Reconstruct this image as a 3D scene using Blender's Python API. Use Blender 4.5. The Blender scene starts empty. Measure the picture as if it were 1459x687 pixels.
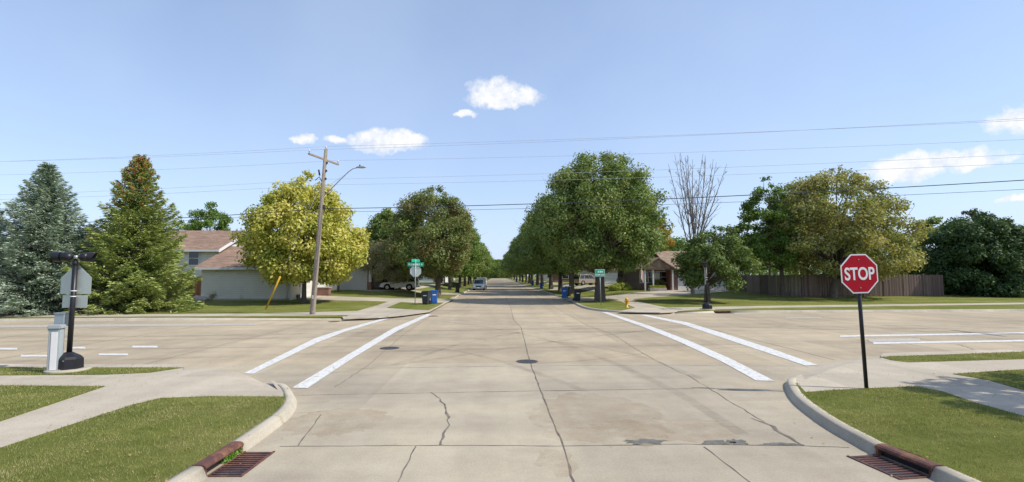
import bpy, bmesh, math, random
import numpy as np
from mathutils import Vector, Matrix
from mathutils.geometry import tessellate_polygon
R = math.radians
S = bpy.context.scene
COL = S.collection
rnd = random.Random(7)

# ------------------------------------------------------------------ camera
CAMZ = 2.5
F = 700.0
cam_d = bpy.data.cameras.new('camera')
cam = bpy.data.objects.new('camera', cam_d); COL.objects.link(cam)
cam.location = (0, 0, CAMZ)
cam.rotation_euler = (R(90 + 4.04), 0, R(-1.6))
cam_d.sensor_width = 36.0
cam_d.lens = 36.0 * F / 1459.0
cam_d.clip_start = 0.1; cam_d.clip_end = 8000
S.camera = cam
CM = cam.rotation_euler.to_matrix()

def ray(px, py):
    return CM @ Vector(((px - 729.5) / F, (343.5 - py) / F, -1.0))
def G(px, py, z=0.0):
    d = ray(px, py)
    t = (z - CAMZ) / d.z
    return Vector((d.x * t, d.y * t, z))
def sm(t):
    t = min(1.0, max(0.0, t)); return t * t * (3 - 2 * t)
def zt(x, y):                       # lawns rise gently towards the houses
    return 0.13 + 0.75 * sm((y - 40) / 28) * sm((abs(x - 1) - 8.8) / 5)
def T(px, py, dz=0.0):              # first hit of a sight line with the terrain
    d = ray(px, py); t = 3.0; pt = t
    while t < 700:
        x, y, z = d.x * t, d.y * t, CAMZ + d.z * t
        if z <= zt(x, y): break
        pt = t; t += 0.5
    for _ in range(20):
        m = (t + pt) / 2
        if CAMZ + d.z * m <= zt(d.x * m, d.y * m): t = m
        else: pt = m
    x, y = d.x * t, d.y * t
    return Vector((x, y, zt(x, y) + dz))
def up_to(p, py):                   # height above p that reaches picture row py
    dist = p.y / math.cos(0) 
    return (393 - py) / F * dist + CAMZ - p.z

# ------------------------------------------------------------------ materials
def new_mat(name):
    m = bpy.data.materials.new(name); m.use_nodes = True
    nt = m.node_tree; b = nt.nodes['Principled BSDF']
    return m, nt, b
def N(nt, t, **kw):
    n = nt.nodes.new(t)
    for k, v in kw.items():
        if k in ('operation', 'blend_type', 'data_type', 'noise_dimensions', 'feature', 'interpolation_type', 'clamp', 'sky_type'): setattr(n, k, v)
        else: n.inputs[k].default_value = v
    return n
def L(nt, a, b): nt.links.new(a, b)
def ramp(nt, fac, stops):
    r = nt.nodes.new('ShaderNodeValToRGB')
    while len(r.color_ramp.elements) < len(stops): r.color_ramp.elements.new(0.5)
    for e, (p, c) in zip(r.color_ramp.elements, stops):
        e.position = p; e.color = (*c, 1) if len(c) == 3 else c
    L(nt, fac, r.inputs[0]); return r.outputs[0]
def mixc(nt, fac, a, b, mode='MIX'):
    n = nt.nodes.new('ShaderNodeMix'); n.data_type = 'RGBA'; n.blend_type = mode
    for s, v in ((n.inputs[0], fac), (n.inputs[6], a), (n.inputs[7], b)):
        if hasattr(v, 'links'): L(nt, v, s)
        elif isinstance(v, (int, float)): s.default_value = v
        else: s.default_value = (*v, 1)
    return n.outputs[2]
def math_(nt, op, a, b=None, c=None):
    n = nt.nodes.new('ShaderNodeMath'); n.operation = op
    for i, v in enumerate((a, b, c)):
        if v is None: continue
        if hasattr(v, 'links'): L(nt, v, n.inputs[i])
        else: n.inputs[i].default_value = v
    return n.outputs[0]
def coords(nt, scale=(1, 1, 1), rot=(0, 0, 0)):
    tc = nt.nodes.new('ShaderNodeTexCoord'); mp = nt.nodes.new('ShaderNodeMapping')
    mp.inputs['Scale'].default_value = scale; mp.inputs['Rotation'].default_value = rot
    L(nt, tc.outputs['Object'], mp.inputs[0]); return mp.outputs[0]
def noise(nt, co, scale, detail=4, rough=0.55, out='Fac', dist=0.0):
    n = nt.nodes.new('ShaderNodeTexNoise')
    n.inputs['Scale'].default_value = scale; n.inputs['Detail'].default_value = detail
    n.inputs['Roughness'].default_value = rough; n.inputs['Distortion'].default_value = dist
    L(nt, co, n.inputs['Vector']); return n.outputs[out]
def bump(nt, b, h, strength=0.3, dist=0.02):
    n = nt.nodes.new('ShaderNodeBump'); n.inputs['Strength'].default_value = strength; n.inputs['Distance'].default_value = dist
    L(nt, h, n.inputs['Height']); L(nt, n.outputs[0], b.inputs['Normal'])

def plain(name, col, rough=0.6, metal=0.0, var=0.12, scale=6.0, bmp=0.0, spec=0.4, coat=0.0):
    m, nt, b = new_mat(name)
    co = coords(nt)
    f = noise(nt, co, scale, 5, 0.65)
    lo = tuple(c * (1 - var) for c in col); hi = tuple(min(1, c * (1 + var)) for c in col)
    L(nt, ramp(nt, f, [(0.3, lo), (0.7, hi)]), b.inputs['Base Color'])
    b.inputs['Roughness'].default_value = rough; b.inputs['Metallic'].default_value = metal
    b.inputs['Specular IOR Level'].default_value = spec
    b.inputs['Coat Weight'].default_value = coat
    if bmp: bump(nt, b, noise(nt, co, scale * 6, 4), bmp, 0.01)
    return m

def concrete(name, base, warm, slab=None, rot=0.0, streak=None, seed=0.0, tone=None):
    m, nt, b = new_mat(name)
    co = coords(nt, rot=(0, 0, rot))
    big = noise(nt, co, 0.22, 5, 0.6, dist=0.4)
    c = ramp(nt, big, [(0.28, tuple(x * 0.86 for x in base)), (0.5, base), (0.72, warm)])
    med = noise(nt, co, 1.7, 7, 0.7)
    c = mixc(nt, 1.0, c, ramp(nt, med, [(0.3, (0.90, 0.89, 0.87)), (0.65, (1.05, 1.05, 1.04))]), 'MULTIPLY')
    fine = noise(nt, co, 38, 5, 0.75)
    c = mixc(nt, 1.0, c, ramp(nt, fine, [(0.3, (0.80, 0.79, 0.78)), (0.7, (1.13, 1.13, 1.12))]), 'MULTIPLY')
    if slab:                                        # each poured slab its own tone
        sx, sy, ox, oy = slab
        sep = nt.nodes.new('ShaderNodeSeparateXYZ'); L(nt, co, sep.inputs[0])
        fx = math_(nt, 'FLOOR', math_(nt, 'DIVIDE', math_(nt, 'SUBTRACT', sep.outputs[0], ox), sx))
        fy = math_(nt, 'FLOOR', math_(nt, 'DIVIDE', math_(nt, 'SUBTRACT', sep.outputs[1], oy), sy))
        cb = nt.nodes.new('ShaderNodeCombineXYZ'); L(nt, fx, cb.inputs[0]); L(nt, fy, cb.inputs[1])
        wn = nt.nodes.new('ShaderNodeTexWhiteNoise'); L(nt, cb.outputs[0], wn.inputs['Vector'])
        c = mixc(nt, 1.0, c, ramp(nt, wn.outputs['Value'], [(0, (0.89, 0.885, 0.875)), (1, (1.05, 1.045, 1.03))]), 'MULTIPLY')
    if tone:                                        # the older cross street was poured in a warmer mix
        sp_ = nt.nodes.new('ShaderNodeSeparateXYZ'); L(nt, co, sp_.inputs[0])
        yy = math_(nt, 'GREATER_THAN', sp_.outputs[1], 14.1)
        c = mixc(nt, 1.0, c, mixc(nt, yy, (1, 1, 1), tone), 'MULTIPLY')
    if streak:                                      # tyre-polished, oil-darkened bands along the lanes
        st = noise(nt, coords(nt, scale=streak, rot=(0, 0, rot)), 1.0, 4, 0.6)
        c = mixc(nt, 1.0, c, ramp(nt, st, [(0.32, (0.84, 0.83, 0.83)), (0.55, (1.0, 1.0, 0.99)), (0.72, (1.06, 1.03, 0.96))]), 'MULTIPLY')
    dr = noise(nt, co, 5.5, 3, 0.5)                  # oil drips and chewing-gum spots
    c = mixc(nt, ramp(nt, dr, [(0.70, (0, 0, 0)), (0.78, (0.45, 0.45, 0.45))]), c, tuple(x * 0.5 for x in base))
    wk = noise(nt, coords(nt, scale=(1.1, 0.10, 1), rot=(0, 0, rot)), 1.0, 3, 0.5)
    c = mixc(nt, 1.0, c, ramp(nt, wk, [(0.35, (0.93, 0.925, 0.92)), (0.6, (1.03, 1.03, 1.02))]), 'MULTIPLY')
    sp = noise(nt, co, 0.55, 9, 0.8, dist=1.2)      # dark stains
    c = mixc(nt, ramp(nt, sp, [(0.60, (0, 0, 0)), (0.74, (0.35, 0.35, 0.35))]), c, tuple(x * 0.55 for x in base))
    L(nt, c, b.inputs['Base Color'])
    b.inputs['Roughness'].default_value = 0.9; b.inputs['Specular IOR Level'].default_value = 0.25
    bump(nt, b, fine, 0.25, 0.006)
    return m

def grass_mat(name, a, bcol, dry, stripes=True):
    m, nt, b = new_mat(name)
    co = coords(nt)
    f = noise(nt, co, 0.35, 6, 0.65)
    c = ramp(nt, f, [(0.3, a), (0.5, bcol), (0.72, dry)])
    c = mixc(nt, 1.0, c, ramp(nt, noise(nt, co, 5, 7, 0.75), [(0.3, (0.72, 0.76, 0.7)), (0.7, (1.2, 1.18, 1.2))]), 'MULTIPLY')
    if stripes:
        st = noise(nt, coords(nt, scale=(0.06, 1.6, 1)), 1.0, 3, 0.5)
        c = mixc(nt, 1.0, c, ramp(nt, st, [(0.35, (0.85, 0.88, 0.85)), (0.65, (1.12, 1.1, 1.1))]), 'MULTIPLY')
    L(nt, c, b.inputs['Base Color'])
    b.inputs['Roughness'].default_value = 0.95; b.inputs['Specular IOR Level'].default_value = 0.1
    bump(nt, b, noise(nt, co, 30, 5, 0.8), 0.9, 0.05)
    return m

def leaf_mat(name, cols, trans=0.3, clump=0.45, rough=0.6):
    """cols = list of leaf colours; every leaf takes its own, clumps lean one way."""
    m, nt, b = new_mat(name)
    geo = nt.nodes.new('ShaderNodeNewGeometry')
    nz = noise(nt, coords(nt), clump, 3, 0.6)
    f = math_(nt, 'ADD', math_(nt, 'MULTIPLY', geo.outputs['Random Per Island'], 0.5),
              math_(nt, 'MULTIPLY_ADD', nz, 1.5, -0.5))
    n = len(cols)
    c = ramp(nt, f, [(0.05 + 0.9 * i / (n - 1), cc) for i, cc in enumerate(cols)])
    L(nt, c, b.inputs['Base Color'])
    b.inputs['Roughness'].default_value = rough; b.inputs['Specular IOR Level'].default_value = 0.3
    tr = nt.nodes.new('ShaderNodeBsdfTranslucent')
    c2 = mixc(nt, 1.0, c, (1.25, 1.2, 0.6), 'MULTIPLY'); L(nt, c2, tr.inputs[0])
    ms = nt.nodes.new('ShaderNodeMixShader'); ms.inputs[0].default_value = trans
    L(nt, b.outputs[0], ms.inputs[1]); L(nt, tr.outputs[0], ms.inputs[2])
    L(nt, ms.outputs[0], nt.nodes['Material Output'].inputs[0])
    return m

def siding_mat(name, col, pitch=0.2):
    m, nt, b = new_mat(name)
    co = coords(nt); sep = nt.nodes.new('ShaderNodeSeparateXYZ'); L(nt, co, sep.inputs[0])
    fr = math_(nt, 'FRACT', math_(nt, 'DIVIDE', sep.outputs[2], pitch))
    c = ramp(nt, noise(nt, co, 1.5, 5), [(0.3, tuple(x * 0.92 for x in col)), (0.7, col)])
    c = mixc(nt, 1.0, c, ramp(nt, fr, [(0.0, (0.6, 0.6, 0.6)), (0.1, (1, 1, 1))]), 'MULTIPLY')
    L(nt, c, b.inputs['Base Color']); b.inputs['Roughness'].default_value = 0.6
    bump(nt, b, fr, 0.6, 0.02); return m
def shingle_mat(name, col):
    m, nt, b = new_mat(name)
    co = coords(nt); br = nt.nodes.new('ShaderNodeTexBrick')
    br.inputs['Scale'].default_value = 1.0; br.inputs['Brick Width'].default_value = 0.5; br.inputs['Row Height'].default_value = 0.16
    br.inputs['Mortar Size'].default_value = 0.012
    br.inputs['Color1'].default_value = (*[x * 0.75 for x in col], 1); br.inputs['Color2'].default_value = (*[min(1, x * 1.25) for x in col], 1)
    br.inputs['Mortar'].default_value = (*[x * 0.5 for x in col], 1)
    L(nt, co, br.inputs['Vector'])
    c = mixc(nt, 1.0, br.outputs['Color'], ramp(nt, noise(nt, co, 0.7, 6), [(0.3, (0.85, 0.85, 0.85)), (0.7, (1.1, 1.1, 1.1))]), 'MULTIPLY')
    L(nt, c, b.inputs['Base Color']); b.inputs['Roughness'].default_value = 0.95; return m
def brick_mat(name, col):
    m, nt, b = new_mat(name)
    co = coords(nt, rot=(R(90), 0, 0)); br = nt.nodes.new('ShaderNodeTexBrick')
    br.inputs['Scale'].default_value = 1.0; br.inputs['Brick Width'].default_value = 0.22; br.inputs['Row Height'].default_value = 0.075
    br.inputs['Mortar Size'].default_value = 0.008
    br.inputs['Color1'].default_value = (*[x * 0.7 for x in col], 1); br.inputs['Color2'].default_value = (*[x * 1.3 for x in col], 1)
    br.inputs['Mortar'].default_value = (0.3, 0.27, 0.24, 1)
    L(nt, co, br.inputs['Vector']); L(nt, br.outputs['Color'], b.inputs['Base Color']); b.inputs['Roughness'].default_value = 0.9; return m
def wood_mat(name, col, pitch=0.14, axis=0, gap=0.06):
    m, nt, b = new_mat(name)
    co = coords(nt); sep = nt.nodes.new('ShaderNodeSeparateXYZ'); L(nt, co, sep.inputs[0])
    u = math_(nt, 'DIVIDE', sep.outputs[axis], pitch)
    wn = nt.nodes.new('ShaderNodeTexWhiteNoise'); wn.noise_dimensions = '1D'; L(nt, math_(nt, 'FLOOR', u), wn.inputs['W'])
    c = ramp(nt, wn.outputs['Value'], [(0, tuple(x * 0.65 for x in col)), (0.5, col), (1, tuple(x * 1.3 for x in col))])
    g = noise(nt, coords(nt, scale=(9, 9, 0.8)), 2.0, 6, 0.7)
    c = mixc(nt, 1.0, c, ramp(nt, g, [(0.3, (0.7, 0.7, 0.7)), (0.7, (1.15, 1.15, 1.15))]), 'MULTIPLY')
    fr = math_(nt, 'FRACT', u)
    c = mixc(nt, 1.0, c, ramp(nt, fr, [(0.0, (0.25, 0.25, 0.25)), (gap, (1, 1, 1))]), 'MULTIPLY')
    L(nt, c, b.inputs['Base Color']); b.inputs['Roughness'].default_value = 0.9
    return m
def bark_mat(name, col):
    m, nt, b = new_mat(name)
    g = noise(nt, coords(nt, scale=(6, 6, 1.2)), 3.0, 7, 0.75, dist=0.6)
    L(nt, ramp(nt, g, [(0.3, tuple(x * 0.5 for x in col)), (0.7, tuple(x * 1.35 for x in col))]), b.inputs['Base Color'])
    b.inputs['Roughness'].default_value = 0.95; bump(nt, b, g, 0.8, 0.04); return m

M = {}
M['road'] = concrete('intersection_concrete', (0.42, 0.372, 0.30), (0.465, 0.405, 0.318), slab=(3.55, 4.45, 0.95, 1.0), tone=(1.03, 0.99, 0.935), streak=(0.1, 0.5, 1), rot=0)
M['walk'] = concrete('sidewalk_concrete', (0.46, 0.41, 0.34), (0.50, 0.44, 0.36), slab=(1.5, 1.5, 0, 0))
M['kerb'] = concrete('kerb_concrete', (0.47, 0.43, 0.36), (0.52, 0.47, 0.39), slab=(0.9, 3.05, 0.2, 0.4))
M['joint'] = plain('joint_tar', (0.14, 0.12, 0.098), 0.9, var=0.5, scale=3)
M['crack'] = plain('crack_dirt', (0.16, 0.14, 0.115), 0.95, var=0.5, scale=5)  # dark stained colour of the crack strips themselves
M['patch'] = plain('asphalt_patch', (0.14, 0.135, 0.12), 0.9, var=0.35, scale=9, bmp=0.6)
M['iron'] = plain('weathered_iron', (0.085, 0.08, 0.085), 0.55, 0.4, var=0.3, scale=20, bmp=0.4)
M['rust'] = plain('rusty_iron', (0.10, 0.042, 0.036), 0.75, 0.2, var=0.4, scale=10, bmp=0.4)
M['black'] = plain('black_powdercoat', (0.014, 0.014, 0.018), 0.4, var=0.2, scale=8)
M['alu'] = plain('aluminium_sign_back', (0.56, 0.59, 0.56), 0.45, 0.3, var=0.08, scale=3)
M['galv'] = plain('galvanised_steel', (0.36, 0.38, 0.38), 0.45, 0.5, var=0.15, scale=12)
M['greybox'] = plain('grey_cabinet_paint', (0.36, 0.40, 0.42), 0.5, var=0.08, scale=4)
M['white'] = plain('white_paint', (0.72, 0.72, 0.70), 0.5, var=0.05, scale=3)
M['trim'] = plain('white_trim', (0.70, 0.70, 0.68), 0.5, var=0.05)
M['red'] = plain('sign_red', (0.40, 0.006, 0.02), 0.6, var=0.08, scale=5, spec=0.15)
M['signwhite'] = plain('sign_white', (0.78, 0.76, 0.76), 0.35, var=0.04, scale=5)
M['green'] = plain('sign_green', (0.02, 0.36, 0.23), 0.4, var=0.08, scale=3)
M['yellow'] = plain('safety_yellow', (0.72, 0.42, 0.04), 0.5, var=0.12, scale=3)
M['hyd'] = plain('hydrant_yellow', (0.65, 0.36, 0.03), 0.45, var=0.15, scale=8)
M['binblue'] = plain('blue_cart_plastic', (0.03, 0.13, 0.42), 0.45, var=0.1)
M['bindark'] = plain('charcoal_cart_plastic', (0.035, 0.038, 0.045), 0.5, var=0.15)
M['binblack'] = plain('black_cart_plastic', (0.015, 0.016, 0.028), 0.45, var=0.15)
M['rubber'] = plain('tyre_rubber', (0.012, 0.012, 0.012), 0.85, var=0.2)
M['glass'] = plain('dark_window_glass', (0.012, 0.016, 0.022), 0.06, var=0.1, spec=0.8)
M['carwhite'] = plain('white_car_paint', (0.72, 0.72, 0.72), 0.3, var=0.02, coat=0.6)
M['carsilver'] = plain('light_blue_silver_paint', (0.20, 0.29, 0.40), 0.3, 0.3, var=0.03, coat=0.6)
M['cargold'] = plain('beige_metallic_paint', (0.42, 0.34, 0.26), 0.3, 0.3, var=0.03, coat=0.6)
M['chrome'] = plain('rim_metal', (0.5, 0.5, 0.52), 0.3, 0.8, var=0.05)
M['lampglass'] = plain('headlight_lens', (0.6, 0.62, 0.64), 0.15, var=0.05)
M['tail'] = plain('red_lens', (0.35, 0.01, 0.01), 0.2, var=0.05)
M['siding'] = siding_mat('cream_siding', (0.78, 0.73, 0.61))
M['siding2'] = siding_mat('pale_siding', (0.58, 0.57, 0.52))
M['sidingwhite'] = siding_mat('white_siding', (0.74, 0.74, 0.74))
M['shingle'] = shingle_mat('brown_shingle', (0.27, 0.175, 0.125))
M['shingle2'] = shingle_mat('tan_shingle', (0.30, 0.22, 0.16))
M['brick'] = brick_mat('red_brick', (0.20, 0.075, 0.055))
M['fence_grey'] = wood_mat('weathered_fence_boards', (0.19, 0.155, 0.13), 0.15, 0)
M['fence_orange'] = wood_mat('stained_fence_boards', (0.40, 0.17, 0.075), 0.13, 0)
M['pole'] = bark_mat('weathered_pole_wood', (0.30, 0.25, 0.20))
M['bark'] = bark_mat('maple_bark', (0.13, 0.105, 0.085))
M['bare'] = bark_mat('grey_bare_bark', (0.23, 0.205, 0.18))
M['barklight'] = bark_mat('pale_bark', (0.21, 0.17, 0.135))
M['grass'] = grass_mat('lawn', (0.13, 0.155, 0.030), (0.175, 0.19, 0.045), (0.26, 0.235, 0.085))
M['wire'] = plain('cable', (0.05, 0.05, 0.055), 0.6)
M['wiregrey'] = plain('bare_conductor', (0.42, 0.45, 0.52), 0.6)
M['stone'] = plain('garden_stone', (0.42, 0.38, 0.33), 0.9, var=0.25, scale=4, bmp=0.5)

def rust_mat(name):
    m, nt, b = new_mat(name); co = coords(nt)
    c = ramp(nt, noise(nt, co, 4, 8, 0.75, dist=.8), [(0.3, (0.055, 0.028, 0.03)), (0.5, (0.11, 0.045, 0.036)), (0.62, (0.20, 0.085, 0.045)), (0.78, (0.17, 0.14, 0.13))])
    c = mixc(nt, 1.0, c, ramp(nt, noise(nt, co, 40, 6, 0.8), [(0.3, (0.65, 0.65, 0.65)), (0.7, (1.3, 1.25, 1.2))]), 'MULTIPLY')
    L(nt, c, b.inputs['Base Color']); b.inputs['Roughness'].default_value = 0.8; bump(nt, b, noise(nt, co, 30, 6, 0.8), 0.7, 0.01); return m
M['rust'] = rust_mat('rusty_cast_iron')
# worn road paint
def paint(name, wear):
    m, nt, b = new_mat(name)
    co = coords(nt)
    w = noise(nt, co, 7, 8, 0.8)
    c = ramp(nt, w, [(wear, (0.40, 0.365, 0.31)), (wear + 0.14, (0.64, 0.64, 0.63))])
    L(nt, c, b.inputs['Base Color']); b.inputs['Roughness'].default_value = 0.7
    return m
M['paint'] = paint('crosswalk_paint', 0.38)
M['paintworn'] = paint('worn_lane_paint', 0.53)

def trans_mat(name, col, amount, scale):
    m, nt, b = new_mat(name)
    b.inputs['Base Color'].default_value = (*col, 1); b.inputs['Roughness'].default_value = 0.9
    f = noise(nt, coords(nt), scale, 5, 0.7)
    L(nt, ramp(nt, f, [(0.35, (0, 0, 0)), (0.65, (amount,) * 3)]), b.inputs['Alpha'])
    return m
M['tyremark'] = trans_mat('tyre_mark', (0.07, 0.065, 0.06), 0.15, 0.6)
M['stain'] = trans_mat('rusty_stain', (0.40, 0.29, 0.18), 0.24, 1.9)

# ------------------------------------------------------------------ mesh helpers
class MB:
    def __init__(s): s.v = []; s.f = []; s.smooth = []
    def add(s, vs, fs, sm_=False):
        o = len(s.v); s.v += [tuple(v) for v in vs]; s.f += [tuple(i + o for i in f) for f in fs]; s.smooth += [sm_] * len(fs); return s
    def box(s, c, d, rz=0.0, bev=0.0):
        x, y, z = (k / 2 for k in d)
        if bev <= 0:
            vs = [Vector((a * x, b * y, e * z)) for a in (-1, 1) for b in (-1, 1) for e in (-1, 1)]
            fs = [(0, 1, 3, 2), (4, 6, 7, 5), (0, 4, 5, 1), (2, 3, 7, 6), (0, 2, 6, 4), (1, 5, 7, 3)]
        else:
            bm = bmesh.new(); bmesh.ops.create_cube(bm, size=1)
            for v in bm.verts: v.co = Vector((v.co.x * d[0], v.co.y * d[1], v.co.z * d[2]))
            bmesh.ops.bevel(bm, geom=list(bm.edges), offset=bev, segments=2, affect='EDGES')
            vs = [v.co.copy() for v in bm.verts]; fs = [tuple(v.index for v in f.verts) for f in bm.faces]; bm.free()
        m = Matrix.Rotation(rz, 3, 'Z'); c = Vector(c)
        return s.add([m @ v + c for v in vs], fs)
    def tube(s, pts, rads, n=8, cap=True, smooth=True):
        pts = [Vector(p) for p in pts]
        if isinstance(rads, (int, float)): rads = [rads] * len(pts)
        vs = []; fs = []
        ref = Vector((0.31, 0.95, 0.05))
        for i, p in enumerate(pts):
            t = (pts[min(i + 1, len(pts) - 1)] - pts[max(i - 1, 0)]).normalized()
            a = t.cross(ref)
            if a.length < 0.05: a = t.cross(Vector((1, 0, 0)))
            a.normalize(); b = t.cross(a)
            for k in range(n):
                w = 2 * math.pi * k / n
                vs.append(p + (a * math.cos(w) + b * math.sin(w)) * rads[i])
        for i in range(len(pts) - 1):
            for k in range(n):
                k2 = (k + 1) % n
                fs.append((i * n + k, i * n + k2, (i + 1) * n + k2, (i + 1) * n + k))
        s.add(vs, fs, smooth)
        if cap:
            o = len(s.v) - len(vs)
            s.f.append(tuple(o + k for k in range(n))); s.smooth.append(False)
            s.f.append(tuple(o + (len(pts) - 1) * n + k for k in reversed(range(n)))); s.smooth.append(False)
        return s
    def prism(s, poly, a, b):
        """poly: list of 3-vectors (planar), extruded by vector b from offset a"""
        n = len(poly); a = Vector(a); b = Vector(b)
        vs = [Vector(p) + a for p in poly] + [Vector(p) + a + b for p in poly]
        fs = [tuple(range(n)), tuple(reversed(range(n, 2 * n)))] + [(i, i + n, (i + 1) % n + n, (i + 1) % n) for i in range(n)]
        return s.add(vs, fs)
    def build(s, name, mat, parent=None):
        me = bpy.data.meshes.new(name); me.from_pydata(s.v, [], s.f); me.validate()
        if len(me.polygons) == len(s.smooth): me.polygons.foreach_set('use_smooth', s.smooth)
        me.materials.append(mat); me.update()
        bm = bmesh.new(); bm.from_mesh(me); bmesh.ops.recalc_face_normals(bm, faces=bm.faces); bm.to_mesh(me); bm.free()
        o = bpy.data.objects.new(name, me); COL.objects.link(o)
        if parent: o.parent = parent
        return o
def mesh_np(name, verts, nper, mat, parent=None, smooth=False):
    """verts (n*nper,3): islands of nper vertices, each one face"""
    nv = len(verts); nf = nv // nper
    me = bpy.data.meshes.new(name)
    me.vertices.add(nv); me.vertices.foreach_set('co', verts.astype(np.float32).ravel())
    me.loops.add(nv); me.loops.foreach_set('vertex_index', np.arange(nv, dtype=np.int32))
    me.polygons.add(nf); me.polygons.foreach_set('loop_start', np.arange(0, nv, nper, dtype=np.int32))
    me.polygons.foreach_set('loop_total', np.full(nf, nper, dtype=np.int32))
    me.update(calc_edges=True); me.materials.append(mat)
    o = bpy.data.objects.new(name, me); COL.objects.link(o)
    if parent: o.parent = parent
    return o
def thing(name, label, cat, loc=(0, 0, 0), rz=0.0, group=None, scale=1.0, rot=None):
    o = bpy.data.objects.new(name, None); COL.objects.link(o); o.empty_display_size = 0.3
    o.location = loc; o.rotation_euler = rot or (0, 0, rz); o.scale = (scale,) * 3 if isinstance(scale, (int, float)) else scale
    o['label'] = label; o['category'] = cat
    if group: o['group'] = group
    return o
def tag(o, label=None, cat=None, group=None, kind=None):
    if label: o['label'] = label
    if cat: o['category'] = cat
    if group: o['group'] = group
    if kind: o['kind'] = kind
    return o
KIDS = {}
def dup(root, label, loc, rz=0.0, group=None, scale=1.0):
    def cp(o, par):
        c = o.copy(); COL.objects.link(c); c.parent = par
        for k in [q for q in bpy.data.objects if q.parent == o]: cp(k, c)
        return c
    r = cp(root, None); r.location = loc; r.rotation_euler = (0, 0, rz); r.scale = (scale,) * 3 if isinstance(scale, (int, float)) else scale
    r['label'] = label
    if group: r['group'] = group
    return r
def text_mesh(name, body, size, mat, parent, loc, rot, sx=1.0, bold=0.0, depth=0.002):
    cu = bpy.data.curves.new(name, 'FONT'); cu.body = body; cu.size = size; cu.align_x = 'CENTER'; cu.align_y = 'CENTER'
    cu.extrude = depth; cu.offset = bold
    o = bpy.data.objects.new(name, cu); COL.objects.link(o)
    dg = bpy.context.evaluated_depsgraph_get(); me = bpy.data.meshes.new_from_object(o.evaluated_get(dg))
    bpy.data.objects.remove(o); me.materials.clear(); me.materials.append(mat)
    me.transform(Matrix.Diagonal((sx, 1, 1, 1)))
    r = bpy.data.objects.new(name, me); COL.objects.link(r); r.parent = parent; r.location = loc; r.rotation_euler = rot
    return r

def sheet(name, pts, mat, dz=0.0, terrain=False, skirt=0.0, parent=None, cut=2.5, kind='structure'):
    """a flat (or terrain-following) surface; pts 3-vectors. skirt = depth of its side walls"""
    bm = bmesh.new()
    vs = [bm.verts.new((p[0], p[1], 0 if terrain else p[2] + dz)) for p in pts]
    f = bm.faces.new(vs)
    if terrain:
        xs = [p[0] for p in pts]; ys = [p[1] for p in pts]
        def slices(lo, hi, a, b, axis):
            k = a
            while k < lo: k += cut
            while k < min(hi, b):
                no = Vector((1, 0, 0)) if axis == 0 else Vector((0, 1, 0)); co = no * k
                bmesh.ops.bisect_plane(bm, geom=bm.verts[:] + bm.edges[:] + bm.faces[:], plane_co=co, plane_no=no)
                k += cut
        slices(min(ys), max(ys), 40.01, 68.1, 1)
        cut = 1.0; slices(min(xs), max(xs), -13.01, -7.6, 0)
        slices(min(xs), max(xs), 9.6, 15.1, 0)
        for v in bm.verts: v.co.z = zt(v.co.x, v.co.y) + dz
    if skirt:
        ed = [e for e in bm.edges if len(e.link_faces) == 1]
        r = bmesh.ops.extrude_edge_only(bm, edges=ed)
        for v in [g for g in r['geom'] if isinstance(g, bmesh.types.BMVert)]: v.co.z -= skirt
    bmesh.ops.triangulate(bm, faces=bm.faces[:])
    bmesh.ops.recalc_face_normals(bm, faces=bm.faces)
    if sum(f.normal.z * f.calc_area() for f in bm.faces) < 0: bmesh.ops.reverse_faces(bm, faces=bm.faces)
    me = bpy.data.meshes.new(name); bm.to_mesh(me); bm.free(); me.materials.append(mat)
    o = bpy.data.objects.new(name, me); COL.objects.link(o)
    if parent: o.parent = parent
    elif kind: o['kind'] = kind
    return o
def smooth_line(pts, n=6):
    """Catmull-Rom through 2D/3D points"""
    P = [Vector(p) for p in pts]; P = [P[0] * 2 - P[1]] + P + [P[-1] * 2 - P[-2]]
    out = []
    for i in range(1, len(P) - 2):
        for k in range(n):
            t = k / n; a, b, c, d = P[i - 1], P[i], P[i + 1], P[i + 2]
            out.append(0.5 * ((2 * b) + (c - a) * t + (2 * a - 5 * b + 4 * c - d) * t * t + (3 * b - a - 3 * c + d) * t ** 3))
    out.append(P[-2]); return out
def ribbon(mb, pts, w, z=None, jit=0.0, seed=1, n=4, wj=0.0, straight=False):
    r = random.Random(seed)
    L_ = [Vector(p) for p in pts] if straight else smooth_line(pts, n)
    if jit:                                   # subdivide and wander
        q = []
        for a, b in zip(L_[:-1], L_[1:]):
            m = max(1, int((b - a).length / 0.18))
            for k in range(m):
                p = a.lerp(b, k / m); q.append(p + Vector((r.uniform(-jit, jit), r.uniform(-jit, jit), 0)))
        q.append(L_[-1]); L_ = q
    vs = []
    for i, p in enumerate(L_):
        t = (L_[min(i + 1, len(L_) - 1)] - L_[max(i - 1, 0)]); t.z = 0
        t = t.normalized() if t.length > 1e-6 else Vector((1, 0, 0))
        s = Vector((-t.y, t.x, 0)); ww = w / 2 * (1 + r.uniform(-wj, wj))
        for sg in (-1, 1):
            v = p + s * ww * sg; v.z = p.z if z is None else z; vs.append(v)
    mb.add(vs, [(2 * i, 2 * i + 2, 2 * i + 3, 2 * i + 1) for i in range(len(L_) - 1)])
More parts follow.
